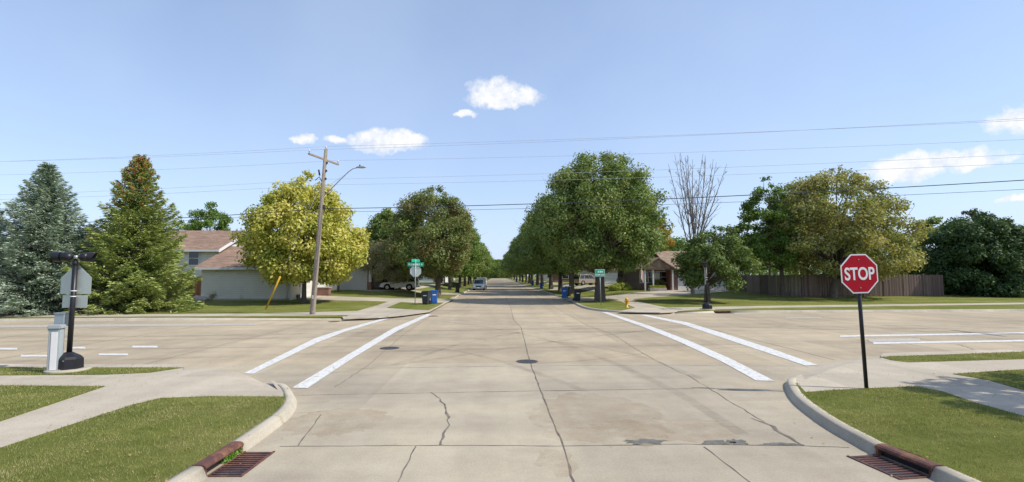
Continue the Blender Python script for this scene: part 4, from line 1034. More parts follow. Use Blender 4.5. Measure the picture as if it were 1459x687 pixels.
# pedestal and meter box beside it
b0 = G(77, 530, ZG)
t = thing('utility_pedestal', 'narrow pale grey pedestal with white front beside the left beacon post', 'pedestal', b0, rz=R(12))
mb = MB(); mb.box((0, 0, .50), (.23, .20, 1.1), bev=.015); mb.build('cabinet', M['greybox'], t)
mb = MB(); mb.box((.02, -.105, .52), (.13, .012, .92)); mb.build('front_panel', M['signwhite'], t)
mb = MB(); mb.box((0, 0, 1.10), (.29, .26, .10), bev=.02); mb.box((-.12, -.02, 1.06), (.07, .1, .10), bev=.01); mb.build('cap', M['greybox'], t)
b0 = G(84, 527, ZG); Y = b0.y
t = thing('meter_box', 'small grey metal box on a thin post between the pedestal and the beacon post', 'meter box', b0)
z1 = Wp(84, 446, Y).z - b0.z; z0 = Wp(84, 465, Y).z - b0.z
mb = MB(); mb.box((0, 0, (z0 + z1) / 2), (.26, .18, z1 - z0), bev=.012); mb.box((0, -.005, z1), (.28, .2, .02)); mb.build('box', M['greybox'], t)
MB().tube([(.03, .02, -.1), (.03, .02, z0 + .02)], .028, 10).build('post', M['galv'], t)

# hydrant
b0 = T(893, 438.2); t = thing('fire_hydrant', 'yellow fire hydrant on the grass of the right corner', 'hydrant', b0, rz=R(20), scale=1.05)
mb = MB(); mb.tube([(0, 0, -.05), (0, 0, .03), (0, 0, .035), (0, 0, .5), (0, 0, .505), (0, 0, .54), (0, 0, .545)], [.15, .15, .095, .09, .13, .13, .1], 14); mb.build('barrel', M['hyd'], t)
mb = MB(); mb.tube([(0, 0, .545), (0, 0, .63), (0, 0, .68), (0, 0, .70), (0, 0, .75)], [.11, .095, .05, .025, .025], 14); mb.build('bonnet', M['hyd'], t)
for s in (-1, 1): mb = MB(); mb.tube([(s * .07, 0, .42), (s * .17, 0, .42), (s * .17, 0, .42), (s * .21, 0, .42)], [.045, .045, .06, .06], 10); mb.build('side_outlet', M['hyd'], t)
mb = MB(); mb.tube([(0, -.07, .36), (0, -.17, .36), (0, -.171, .36), (0, -.21, .36)], [.06, .06, .078, .078], 10); mb.build('front_outlet', M['hyd'], t)

# wheeled carts
def cart(label, loc, mat, rz=0, lid=None, s=1.0, mark=True):
    t = thing('wheeled_bin', label, 'wheeled bin', loc, rz, 'wheeled rubbish bins along the street', s)
    mb = MB(); n = 0
    lv = [(0.02, .20, .24), (.10, .22, .26), (.85, .285, .33), (.86, .30, .35), (.93, .305, .355), (.98, .30, .35)]
    vs = []
    for z, a, b in lv:
        c = .05
        vs += [(x, y, z) for x, y in ((a - c, -b), (a, -b + c), (a, b - c), (a - c, b), (-a + c, b), (-a, b - c), (-a, -b + c), (-a + c, -b))]
    fs = [(i * 8 + k, i * 8 + (k + 1) % 8, (i + 1) * 8 + (k + 1) % 8, (i + 1) * 8 + k) for i in range(len(lv) - 1) for k in range(8)] + [tuple(range(8)), tuple(range(40, 48))]
    mb.add(vs, fs); b = mb.build('body', mat, t)
    if mark: mb = MB(); mb.box((0, -.322, .70), (.26, .004, .07)); mb.build('white_mark', M['signwhite'], b)
    mb = MB(); mb.box((0, -.01, 1.0), (.64, .76, .035), bev=.014); mb.box((0, .0, 1.03), (.5, .6, .045), bev=.02); mb.build('lid', lid or mat, t)
    mb = MB(); mb.tube([(-.22, .37, .95), (-.22, .44, .97), (.22, .44, .97), (.22, .37, .95)], .017, 8); mb.build('handle', mat, t)
    for s_ in (-1, 1):
        mb = MB(); mb.tube([(s_ * .24, .28, .13), (s_ * .30, .28, .13)], .13, 16); w = mb.build('wheel', M['rubber'], t)
        MB().tube([(s_ * .301, .28, .13), (s_ * .305, .28, .13)], .06, 10).build('hub', mat, w)
    return t
k = cart('charcoal wheeled bin beside the blue one on the left corner', T(606.8, 434.5, .035), M['bindark'], R(-8), s=1.04)
cart('bright blue wheeled bin behind the charcoal one on the left corner', T(618, 433.2, .035), M['binblue'], R(14), s=1.06)
cart('small dark wheeled bin further up on the left, just before the parked pickup', T(651.8, 416.8), M['binblack'], R(10), mark=False)
cart('black wheeled bin at the right kerb near the green sign', T(822.3, 429.2, .02), M['binblack'], R(5), s=1.04)
cart('blue wheeled bin at the right kerb left of the black one', T(804.5, 425.2, .02), M['binblue'], R(-10), s=1.1)
cart('grey wheeled bin with pale lid half hidden behind the right blue one', T(809, 422.2), M['bindark'], R(-10), lid=M['galv'], s=1.12, mark=False)
cart('distant blue wheeled bin standing on the grass under the right tree row', T(771.5, 411.2), M['binblue'], R(-10), lid=M['binblack'], mark=False)
p = Wp(736, 401, 195); cart('farthest blue wheeled bin, near the end of the right row', (p.x, 195, .13), M['binblue'], 0, mark=False, s=1.2)
p = Wp(758, 407, 118); cart('far blue wheeled bin between the right-hand tree trunks', (8.5, 122, .13), M['binblue'], 0, mark=False, s=1.1)

# ------------------------------------------------------------------ utility poles and wires
b0 = T(445, 448.3); Y0 = b0.y
topW = Wp(464.5, 213, Y0)
lean = topW - b0
t = thing('utility_pole', 'leaning wooden utility pole with a crossarm and street lamp at the far-left corner', 'utility pole', b0)
HL = lean.z
def onp(f): return Vector((lean.x * f, 0, lean.z * f))
MB().tube([onp(-.02), onp(.02), onp(.5), onp(1)], [.17, .165, .135, .105], 12).build('pole', M['pole'], t)
def rel(px, py, Y=Y0): return Wp(px, py, Y) - b0
fz_ = (Wp(459, 227, Y0).z - b0.z)
fa = fz_ / HL
ac = onp(fa); arm_d = Vector((.42, 1.0, 0)).normalized()
e0 = ac - arm_d * 1.25 + Vector((-.1, 0, .06)); e1 = ac + arm_d * 1.2 + Vector((0, 0, -.08))
mb = MB(); m_ = (e0 + e1) / 2; d_ = e1 - e0
mb.prism([e0 + Vector((-.05, 0, -.05)), e0 + Vector((.05, 0, -.05)), e0 + Vector((.05, 0, .05)), e0 + Vector((-.05, 0, .05))], (0, 0, 0), d_); arm_ = mb.build('crossarm', M['pole'], t)
ins = []
for q, par in ((e0 + Vector((.02, .05, .06)), arm_), (e1 + Vector((0, -.1, .06)), arm_), (onp(1.0), t)):
    mb = MB(); mb.tube([q, q + Vector((0, 0, .08)), q + Vector((0, 0, .09)), q + Vector((0, 0, .17)), q + Vector((0, 0, .2))], [.02, .02, .06, .05, .03], 10); mb.build('insulator', M['trim'], par); ins.append(q + Vector((0, 0, .19)) + b0)
mb = MB()
for z in (9.4, 8.9, 8.4): mb.box(onp(z / HL) + Vector((.13, -.02, 0)), (.10, .10, .12))
mb.box(onp(6.65 / HL) + Vector((.16, 0, 0)), (.16, .12, .22)); mb.build('hardware', M['wire'], t)
mb = MB(); mb.tube([rel(460, 262), rel(455, 252), rel(449, 257)], [.03, .03, .03], 6); mb.tube([rel(454, 242), rel(455.5, 250)], .05, 8); mb.build('cutout_bracket', M['wire'], t)
mb = MB(); mb.box(onp(.105) + Vector((0, -.165, 0)), (.10, .01, .22)); mb.build('notice', M['signwhite'], t)
lp = [rel(461.5, 279), rel(470, 271), rel(485, 256), rel(497, 244.5), rel(503, 240.5), rel(509, 239)]
mb = MB(); mb.tube(lp, [.035, .035, .032, .03, .03, .03], 8); mb.tube([rel(472, 262), rel(490, 250)], .008, 4); mb.build('lamp_arm', M['galv'], t)
c_ = rel(514, 238.3); mb = MB(); mb.tube([c_ + Vector((-.28, 0, -.02)), c_ + Vector((-.15, 0, -.01)), c_ + Vector((.1, 0, 0)), c_ + Vector((.27, 0, .02)), c_ + Vector((.33, 0, .03))], [.05, .10, .13, .09, .03], 12)
mb.v = [(x, y, c_.z + (z - c_.z) * .6) for x, y, z in mb.v]
lh = mb.build('lamp_head', M['galv'], t); MB().tube([c_ + Vector((-.06, 0, .07)), c_ + Vector((-.06, 0, .16))], .04, 8).build('photocell', M['wire'], lh)
# guy wire with yellow guard
g0 = T(378.5, 441); ga = Wp(457.5, 262, Y0); 
gt = thing('guy_wire', 'steel guy wire with a yellow plastic guard left of the utility pole', 'guy wire', g0)
gd = ga - g0; k1 = 0.285
MB().tube([gd * k1, gd], .012, 5).build('cable', M['wiregrey'], gt)
MB().tube([gd * -.01, gd * k1], .055, 8).build('yellow_guard', M['yellow'], gt)
# far ends, outside the frame
def plain_pole(label, x, y, h):
    t = thing('utility_pole', label, 'utility pole', (x, y, .1)); MB().tube([(0, 0, -.3), (0, 0, h)], [.16, .11], 10).build('pole', M['pole'], t)
    mb = MB(); mb.box((0, 0, h - .5), (.12, 2.4, .12)); mb.build('crossarm', M['pole'], t)
PA = Vector((30, 19, 0)); PC = Vector((-48, 37, 0))
plain_pole('wooden utility pole beyond the right edge of the photo', PA.x, PA.y, 10.4); plain_pole('wooden utility pole beyond the left edge of the photo', PC.x, PC.y, 10.4)
def wire(name, label, a, b, sag, r, mat, n=22):
    pts = []
    for k in range(n + 1):
        f = k / n; p = a.lerp(b, f); p.z -= sag * 4 * f * (1 - f); pts.append(p - a)
    o = MB().tube(pts, r, 5).build(name, mat); o.location = a; tag(o, label, 'overhead wire', 'overhead wires along the cross street')
P1 = lambda z: b0 + onp((z - b0.z) / HL)
wr = [('topmost', ins[2], 10.6, 9.3, .007, 'wiregrey', 0, .15), ('second highest', ins[0], 10.5, 9.15, .007, 'wiregrey', -1.2, .2), ('third highest', ins[1], 10.0, 8.75, .007, 'wiregrey', 1.2, .2),
      ('upper faint', P1(8.5), 8.2, 7.9, .007, 'wiregrey', 0, .2), ('lower faint', P1(8.15), 7.9, 7.5, .007, 'wiregrey', .1, .2), ('thick dark', P1(6.65), 6.2, 6.95, .021, 'wire', 0, .32), ('lowest thin', P1(6.45), 5.9, 6.5, .010, 'wire', .2, .28)]
for nm, a, zc_, za_, r_, m_, dy, sg_ in wr:
    wire('power_line', '%s overhead wire running right from the leaning utility pole' % nm, a, Vector((PA.x, PA.y + dy, za_)), sg_ * 1.0, r_, M[m_])
    wire('power_line', '%s overhead wire running left from the leaning utility pole' % nm, a, Vector((PC.x, PC.y + dy, zc_)), sg_ * 1.2, r_, M[m_])

# ------------------------------------------------------------------ fences
def fence(name, label, pts, ztop, mat, bw=.15, cat='fence', sec=2.4, dog=False, axis=0):
    P = [Vector(p) for p in pts]; t = thing(name, label, cat, P[0]); r = random.Random(5)
    for a, b in zip(P[:-1], P[1:]):
        n = max(1, round((b - a).length / sec)); ang = math.atan2(b.y - a.y, b.x - a.x)
        for i in range(n):
            p, q = a.lerp(b, i / n), a.lerp(b, (i + 1) / n); ln = (q - p).length; mb = MB(); m = max(1, int(ln / bw))
            for k in range(m):
                c = p.lerp(q, (k + .5) / m) - P[0]; zb = zt(c.x + P[0].x, c.y + P[0].y) - P[0].z; zt_ = ztop - P[0].z + r.uniform(-.025, .025)
                s_ = Vector((-math.sin(ang), math.cos(ang), 0)) * (.015 if k % 2 else 0)
                mb.box((c.x + s_.x, c.y + s_.y, (zb + zt_) / 2 + .02), (ln / m * .94, .02, zt_ - zb - .04), rz=ang)
            mb.build('board_panel', mat, t)
            c = p - P[0]; mb = MB(); mb.box((c.x, c.y, (ztop - P[0].z) / 2 + .05), (.10, .10, ztop - P[0].z + .15), rz=ang); mb.build('post', mat, t)
    return t
F1 = [T(1045, 414.5), T(1105, 421.5), T(1142, 423.3)]
fence('board_fence', 'weathered grey-brown board fence running from the brick house towards the yellowing maple', F1, 2.58, M['fence_grey'])
M['fence_brown'] = wood_mat('brown_fence_boards', (0.17, 0.115, 0.10), 0.15, 0)
fence('board_fence', 'darker brown board fence behind the stop sign and the yellowing maple', [T(1143, 423.2), T(1345, 421.8)], 2.60, M['fence_brown'])

# ------------------------------------------------------------------ houses
def gable(mb, x0, x1, y0, y1, ze, zr, th=.14, along='x', ov=.45):
    """two pitched slabs; ridge along x (or y)"""
    if along == 'x':
        ym = (y0 + y1) / 2; sl = (zr - ze) / (ym - y0); a = y0 - ov; b = y1 + ov; za = ze - sl * ov
        for (ya, yb) in ((a, ym), (b, ym)):
            q = [Vector((x0 - ov * .6, ya, za)), Vector((x1 + ov * .6, ya, za)), Vector((x1 + ov * .6, yb, zr)), Vector((x0 - ov * .6, yb, zr))]
            mb.prism(q, (0, 0, 0), (0, 0, th))
    else:
        xm = (x0 + x1) / 2; sl = (zr - ze) / (xm - x0); za = ze - sl * ov
        for (xa, xb) in ((x0 - ov, xm), (x1 + ov, xm)):
            q = [Vector((xa, y0 - ov * .6, za)), Vector((xa, y1 + ov * .6, za)), Vector((xb, y1 + ov * .6, zr)), Vector((xb, y0 - ov * .6, zr))]
            mb.prism(q, (0, 0, 0), (0, 0, th))
def walls(name, mat, par, x0, x1, y0, y1, zb, ze, zr=None, along='x'):
    mb = MB(); mb.box(((x0 + x1) / 2, (y0 + y1) / 2, (zb + ze) / 2), (x1 - x0, y1 - y0, ze - zb))
    if zr:
        if along == 'x':
            ym = (y0 + y1) / 2
            for x, s in ((x0, 1), (x1, -1)): mb.prism([(x, y0, ze), (x, y1, ze), (x, ym, zr)], (0, 0, 0), (s * .15, 0, 0))
        else:
            xm = (x0 + x1) / 2
            for y, s in ((y0, 1), (y1, -1)): mb.prism([(x0, y, ze), (x1, y, ze), (xm, y, zr)], (0, 0, 0), (0, s * .15, 0))
    return mb.build(name, mat, par)
def window(par, c, w, h, face='y-', bars=1, fm=None):
    """c = centre on the wall surface"""
    t_ = .06; mb = MB(); g = MB()
    sx = face in ('y-', 'y+'); s = -1 if '-' in face else 1
    def bx(m, u, v, a, b, d, off):
        if sx: m.box((c[0] + u, c[1] + s * off, c[2] + v), (a, d, b))
        else: m.box((c[0] + s * off, c[1] + u, c[2] + v), (d, a, b))
    bx(mb, 0, h / 2 + .04, w + .2, .1, .06, .02); bx(mb, 0, -h / 2 - .04, w + .2, .1, .08, .03)
    bx(mb, -w / 2 - .045, 0, .1, h, .06, .02); bx(mb, w / 2 + .045, 0, .1, h, .06, .02)
    if bars: bx(mb, 0, 0, w, .05, .04, .025)
    f = mb.build('window', fm or M['trim'], par); bx(g, 0, 0, w, h, .02, .01); g.build('pane', M['glass'], f)
# brown-roofed house on the left
Yg = T(350, 428).y
gx0, gx1 = Wp(287, 400, Yg).x, Wp(414, 400, Yg).x; zb = zt(-25, Yg) - .5
zeg = Wp(350, 380.5, Yg).z
Yr = Yg + 5.6; zrg = Wp(350, 353, Yr).z
t = thing('house', 'pale-sided house with brown shingle roofs and a garage wing, left of the yellow-green maple', 'house', (gx1, Yg, zt(gx1, Yg)))
ox, oy, oz = t.location
def rb(o, root): o.data.transform(Matrix.Translation(-Vector(root.location))) if o.parent == root or True else None; return o
H1 = []
H1.append(walls('garage_wall', M['siding'], t, gx0, gx1, Yg, Yg + 11.2, zb, zeg, zrg - .1))
mb = MB(); gable(mb, gx0 - .2, gx1, Yg, Yg + 11.2, zeg, zrg); H1.append(mb.build('garage_roof', M['shingle'], t))
mb = MB(); sl = (zrg - zeg) / 5.6
mb.box(((gx0 + gx1) / 2, Yg - .47, zeg - sl * .45 + .02), (gx1 - gx0 + .9, .05, .22)); 
mb.box((gx1 - .02, Yg - .015, (zb + zeg) / 2), (.16, .06, zeg - zb)); mb.box((gx1 + .02, Yg + .2, (zb + zeg) / 2), (.05, .16, zeg - zb)); H1.append(mb.build('fascia', M['trim'], t))
for yy in (Yg + 2.2, Yg + 6.4):
    mb = MB()
    for k in range(4): mb.box((gx1 + .02, yy + 1.3, zt(gx1, yy) + .28 + k * .53), (.05, 2.6, .51))
    H1.append(mb.build('garage_door', M['white'], t))
mb = MB(); mb.tube([(gx1 - .25, Yg - .5, zeg - .3), (gx1 - .25, Yg - .12, zeg - .75), (gx1 - .25, Yg - .08, zb + .6)], .045, 8); H1.append(mb.build('downpipe', M['trim'], t))
mb = MB(); mb.box(((gx0 + gx1) / 2, Yg - .02, zb + .38), (gx1 - gx0 + .02, .06, .55)); H1.append(mb.build('foundation', M['kerb'], t))
mb = MB(); mb.box((gx0 + 3.5, Yg + 3.2, zeg + (zrg - zeg) * .57 + .3), (.3, .3, .35)); mb.tube([(gx0 + 6, Yg + 4, zeg + (zrg - zeg) * .7), (gx0 + 6, Yg + 4, zeg + (zrg - zeg) * .7 + .6)], .06, 8); H1.append(mb.build('roof_vent', M['galv'], t))
# two-storey part
Ym = Yg + 3.6; mx1 = Wp(311, 370, Ym).x; mx0 = mx1 - 16; zem = Wp(300, 355, Ym).z; Ymr = Ym + 5.2; zrm = Wp(345, 330.5, Ymr).z
H1.append(walls('main_wall', M['siding'], t, mx0, mx1 - .16, Ym, Ym + 10.4, zb, zem))
mb = MB(); mb.box((mx1 - .08, Ym + 5.2, (zb + zem) / 2), (.16, 10.4, zem - zb)); mb.prism([(mx1 - .16, Ym, zem), (mx1 - .16, Ym + 10.4, zem), (mx1 - .16, Ymr, zrm - .05)], (0, 0, 0), (.16, 0, 0)); H1.append(mb.build('gable_wall', M['sidingwhite'], t))
mb = MB(); gable(mb, mx0, mx1, Ym, Ym + 10.4, zem, zrm, ov=.5); H1.append(mb.build('main_roof', M['shingle'], t))
sl = (zrm - zem) / 5.2; mb = MB()
for s in (-1, 1):
    ya = Ymr + s * 5.72; mb.prism([(mx1 + .31, ya, zem - sl * .52 - .14), (mx1 + .31, Ymr, zrm - .14), (mx1 + .31, Ymr, zrm + .16), (mx1 + .31, ya, zem - sl * .52 + .16)], (0, 0, 0), (.05, 0, 0))
mb.box(((mx0 + mx1) / 2, Ym - .53, zem - sl * .5 + .03), (mx1 - mx0 + .6, .05, .2)); H1.append(mb.build('rake_board', M['trim'], t))
wc = Wp(276.5, 368, Ym); window(t, (wc.x, Ym, wc.z), .95, 1.35)
wc = Wp(225, 368, Ym); window(t, (wc.x, Ym, wc.z), .95, 1.35)
for o in [q for q in bpy.data.objects if q.parent == t]:
    o.data.transform(Matrix.Translation(-Vector(t.location)))
    for c in [q for q in bpy.data.objects if q.parent == o]: c.data.transform(Matrix.Translation(-Vector(t.location)))
fx0, fx1 = Wp(240, 410, Yg + .5).x, gx0
fence('board_fence', 'short orange-stained board fence against the left end of the pale garage wall', [(fx0, Yg + .5, zt(fx0, Yg)), (fx1 - .05, Yg + .5, zt(fx1, Yg))], Wp(275, 394.5, Yg).z, M['fence_orange'], bw=.14)
def rebase(t):
    for o in [q for q in bpy.data.objects if q.parent == t]:
        o.data.transform(Matrix.Translation(-Vector(t.location)))
        for c in [q for q in bpy.data.objects if q.parent == o]: c.data.transform(Matrix.Translation(-Vector(t.location)))
def rock(label, loc, s, seed):
    r = random.Random(seed); bm = bmesh.new(); bmesh.ops.create_icosphere(bm, subdivisions=2, radius=1)
    for v in bm.verts: v.co = Vector((v.co.x * s, v.co.y * s * .7, v.co.z * s * .5)) * (1 + r.uniform(-.15, .15))
    me = bpy.data.meshes.new('rock'); bm.to_mesh(me); bm.free(); me.materials.append(M['stone']); o = bpy.data.objects.new('rock', me); COL.objects.link(o); o.location = loc; tag(o, label, 'rock')
rock('pale flat garden stone at the left end of the pale garage wall', T(283, 428.5, .1), .75, 3)
p = T(308, 427.5); shrub('shrub', 'dry brownish shrub against the pale garage wall', p, .75, .6, .95, LM['olive'], 2500, .10, 201)
p = T(356, 427.2); shrub('shrub', 'low rounded green shrub against the pale garage wall', p, 1.1, .7, .55, LM['green'], 2500, .10, 202)
p = T(383, 427.2); shrub('shrub', 'small low green plant under the yellow-green maple by the wall', p, .7, .5, .35, LM['green'], 1500, .10, 203)
p = T(419.5, 426); t = thing('planter_box', 'dark wooden box at the right corner of the pale garage', 'planter', p)
mb = MB(); mb.box((0, 0, .35), (.9, .5, .05)); 
for x in (-.4, .4): 
    for y in (-.2, .2): mb.box((x, y, .2), (.07, .07, .5))
mb.build('frame', M['rust'], t); mb = MB(); mb.box((0, 0, .18), (.72, .32, .24)); mb.build('trough', M['fence_grey'], t)
p = T(459.5, 421); t = thing('brick_planter', 'low brick planter beside the driveway behind the utility pole', 'planter', p)
mb = MB(); mb.box((0, 0, .4), (1.5, .8, .8), bev=.02); mb.build('wall', M['brick'], t); mb = MB(); mb.box((0, 0, .83), (1.6, .9, .07)); mb.build('coping', M['stone'], t)
# second house behind the crabapple
Yh = T(495, 413).y; x0, x1 = Wp(446, 400, Yh).x, Wp(523.5, 400, Yh).x; zb = zt(x0, Yh) - .3; ze = zb + 3.3
t = thing('house', 'low pale-sided house with a brick pier, behind the yellow-green maple', 'house', (x1, Yh, zt(x1, Yh)))
walls('wall', M['siding2'], t, x0, x1, Yh, Yh + 10, zb, ze, ze + 2.2)
mb = MB(); gable(mb, x0, x1, Yh, Yh + 10, ze, ze + 2.4); mb.build('roof', M['shingle2'], t)
walls('entry_wall', M['siding2'], t, x1 + .01, x1 + 2.6, Yh + 3, Yh + 10, zb, ze); mb = MB(); gable(mb, x1 + .4, x1 + 2.6, Yh + 1, Yh + 10, ze, ze + 1.9); mb.build('entry_roof', M['shingle2'], t)
xp = Wp(528, 400, Yh).x; zp = zt(xp, Yh)
mb = MB(); mb.box((xp, Yh - .2, zp + .45), (.42, .42, 1.0), bev=.01); pr = mb.build('brick_pier', M['brick'], t); mb = MB(); mb.box((xp, Yh - .2, (zp + .96 + ze) / 2), (.30, .30, ze - zp - .96)); mb.build('post', M['trim'], pr)
mb = MB(); mb.box((x1 + 1.4, Yh + 2.97, zp + 1.05), (1.0, .05, 2.1)); mb.build('door', M['black'], t)
rebase(t)
# distant white house on the left
x0, x1 = Wp(626, 395, 120).x, Wp(662, 395, 120).x
def far_house(label, x0, x1, y, d, wm, rm, h=2.8, along='x', doors=()):
    zb = zt((x0 + x1) / 2, y); t = thing('house', label, 'house', (x0, y, zb))
    walls('wall', wm, t, x0, x1, y, y + d, zb - .3, zb + h, zb + h + 2)
    mb = MB(); gable(mb, x0, x1, y, y + d, zb + h, zb + h + 2.2); mb.build('roof', rm, t)
    for k, xx in enumerate(doors):
        if xx[1] == 'g': mb = MB(); [mb.box((xx[0], y - .02, zb + .28 + q * .53), (xx[2], .06, .50)) for q in range(4)]; mb.build('garage_door', M['white'], t)
        else: window(t, (xx[0], y, zb + 1.55), xx[2], 1.2)
    rebase(t); return t
far_house('distant white house seen under the left trees beside the parked pickup', -22, -12.6, 118, 9, M['sidingwhite'], M['shingle2'], doors=((-20, 'w', 1.4), (-15.5, 'w', 1.4)))
far_house('distant tan house up the left side of the street', -26, -15, 165, 10, M['siding'], M['shingle'], doors=((-18, 'w', 1.6),))
xa, xb = Wp(846, 400, 92).x, Wp(884, 400, 92).x
far_house('white-doored neighbour house behind the largest right maple', xa - 1, xb + 6, 94, 9, M['siding2'], M['shingle2'], doors=((Wp(874, 400, 92).x, 'g', 2.6), (xa + 1.5, 'w', 1.4)))
far_house('distant red-brick house up the right side of the street', 14.5, 26, 128, 9, M['brick'], M['shingle2'], doors=((17.5, 'w', 1.5), (22, 'g', 3.0)))
far_house('distant white house far up the right side of the street', 15, 25, 172, 9, M['sidingwhite'], M['shingle'], doors=((18, 'w', 1.5),))
# brick house on the right
Yb = T(985, 413.6).y; ax = lambda px: Wp(px, 400, Yb).x
bx0, bx1 = ax(917), ax(1044); zb = zt(25, Yb); ze = Wp(940, 383, Yb).z
t = thing('house', 'red-brick house with a white double garage door and gabled porch, behind the low spreading tree', 'house', (bx0, Yb, zb))
walls('porch_wing_wall', M['brick'], t, bx0, ax(955), Yb + 1.6, Yb + 11, zb - .3, ze)
walls('garage_wing_wall', M['brick'], t, ax(955.2), bx1, Yb, Yb + 11, zb - .3, ze, ze + 1.9)
mb = MB(); gable(mb, bx0, ax(955) - .5, Yb + 1.6, Yb + 11, ze, ze + 1.9); gable(mb, ax(955) + .1, bx1, Yb, Yb + 11, ze, ze + 2.3); mb.build('roof', M['shingle2'], t)
mb = MB(); gable(mb, ax(914), ax(957), Yb - .7, Yb + 5, ze + .05, ze + 1.25, along='y', ov=.35); mb.build('porch_roof', M['shingle2'], t)
mb = MB(); mb.prism([(ax(914), Yb - .72, ze + .02), (ax(957), Yb - .72, ze + .02), ((ax(914) + ax(957)) / 2, Yb - .72, ze + 1.15)], (0, 0, 0), (0, .08, 0)); mb.box(((ax(914) + ax(957)) / 2, Yb - .7, ze - .04), (ax(957) - ax(914), .2, .2)); mb.build('porch_gable', M['shingle2'], t)
for px in (917, 928.5, 956): mb = MB(); mb.box((ax(px), Yb - .6, (zb + ze) / 2 - .1), (.16, .16, ze - zb)); mb.build('porch_post', M['trim'], t)
for px, w in ((923, .9), (934, .7), (949, 1.3)): window(t, (ax(px), Yb + 1.6, zb + 1.6), w, 1.35)
mb = MB(); mb.box((ax(940.5), Yb + 1.56, zb + 1.05), (.9, .06, 2.1)); mb.build('front_door', M['trim'], t)
mb = MB()
for q in range(4):
    for k in range(4): mb.box((ax(965.5) + (k + .5) * (ax(1034) - ax(965.5)) / 4, Yb - .02, zb + .29 + q * .55), ((ax(1034) - ax(965.5)) / 4 - .03, .07, .52))
mb.build('garage_door', M['white'], t)
rebase(t)
# flag on the porch
fp = Vector((ax(915), Yb - .9, zb + 2.0)); t = thing('flag', 'faded striped flag hanging from a short angled pole on the brick house porch', 'flag', fp)
MB().tube([(0.1, 0.2, 0), (-.55, -.5, .75)], .018, 6).build('flag_pole', M['trim'], t)
m, nt, b = new_mat('flag_cloth'); co = coords(nt); sep = nt.nodes.new('ShaderNodeSeparateXYZ'); L(nt, co, sep.inputs[0])
st = math_(nt, 'GREATER_THAN', math_(nt, 'FRACT', math_(nt, 'MULTIPLY', sep.outputs[0], 7.5)), .5)
L(nt, mixc(nt, st, (.62, .60, .58), (.40, .12, .12)), b.inputs['Base Color'])
mb = MB(); vs = []; n = 8
for i in range(n + 1):
    for j in range(n + 1):
        u, v = i / n, j / n; vs.append((-.12 - .42 * u, -.1 - .38 * u + .05 * math.sin(9 * u + 3 * v), .18 + .5 * u - v * (1.35 - .1 * u)))
mb.add(vs, [(i * (n + 1) + j, (i + 1) * (n + 1) + j, (i + 1) * (n + 1) + j + 1, i * (n + 1) + j + 1) for i in range(n) for j in range(n)], True); mb.build('flag_cloth', m, t)
# arborvitae, shrubs and planter in front of it
COLM = profile([(0, .6), (.15, .95), (.5, 1), (.8, .75), (1, .2)])
for i, px in enumerate((891, 896.5, 902, 908)):
    p = T(px, 408.8); shrub('arborvitae', '%s narrow green arborvitae in the row left of the brick house porch' % ('leftmost', 'second', 'third', 'rightmost')[i], p, .62, .6, 3.1 + .2 * (i % 2), LM['green'] if i % 2 else LM['maple'], 3500, .14, 210 + i, 'evergreen', 'arborvitae row beside the brick house', COLM, 30, .35)
p = T(883, 413.5); shrub('shrub', 'low yellow-green shrub bed on the lawn left of the arborvitaes', p, 1.5, .8, .75, LM['bush'], 4500, .12, 220)
p = T(877, 413.9); shrub('shrub', 'smaller yellow-green shrub at the left end of the lawn bed', p, 1.0, .7, .55, LM['bush'], 3000, .12, 221)
p = T(884.5, 411); shrub('grass_clump', 'tall straw-green ornamental grass clump behind the lawn shrub bed', p, .55, .5, 1.5, LM['olive'], 2500, .14, 222, 'plant')
p = T(938, 412.5); shrub('shrub', 'rounded olive-green shrub in front of the brick house porch', p, 1.2, .9, 1.25, LM['turning'], 5000, .13, 223)
p = T(937, 414.5); t = thing('planter_box', 'low stone planter with yellow-green flowers in front of the porch', 'planter', p)
mb = MB(); mb.box((0, 0, .18), (2.0, .7, .4), bev=.02); mb.build('wall', M['stone'], t); 
rng = np.random.default_rng(5); c = np.stack([rng.uniform(-.95, .95, 1200), rng.uniform(-.3, .3, 1200), .38 + rng.uniform(0, .25, 1200)], 1); mesh_np('flowers', leaf_quads(c, 0, .1, rng, 0), 4, LM['bush'], t)
for i, (px, py, sx, h) in enumerate([(583, 416.8, .9, .7), (735, 404, .1, .1)][:1]):
    p = T(px, py)
p = T(636, 401); shrub('shrub', 'round orange-tipped shrub before the distant white house', Vector((-13.5, 112, zt(-13.5, 112))), 1.4, 1.2, 2.2, LM['orange'], 3000, .2, 230)
p = T(640, 409); shrub('shrub', 'low dark shrub row on the shaded lawn left of the pickup', T(643, 409.3), 2.2, .8, .9, LM['dark'], 4000, .15, 231)

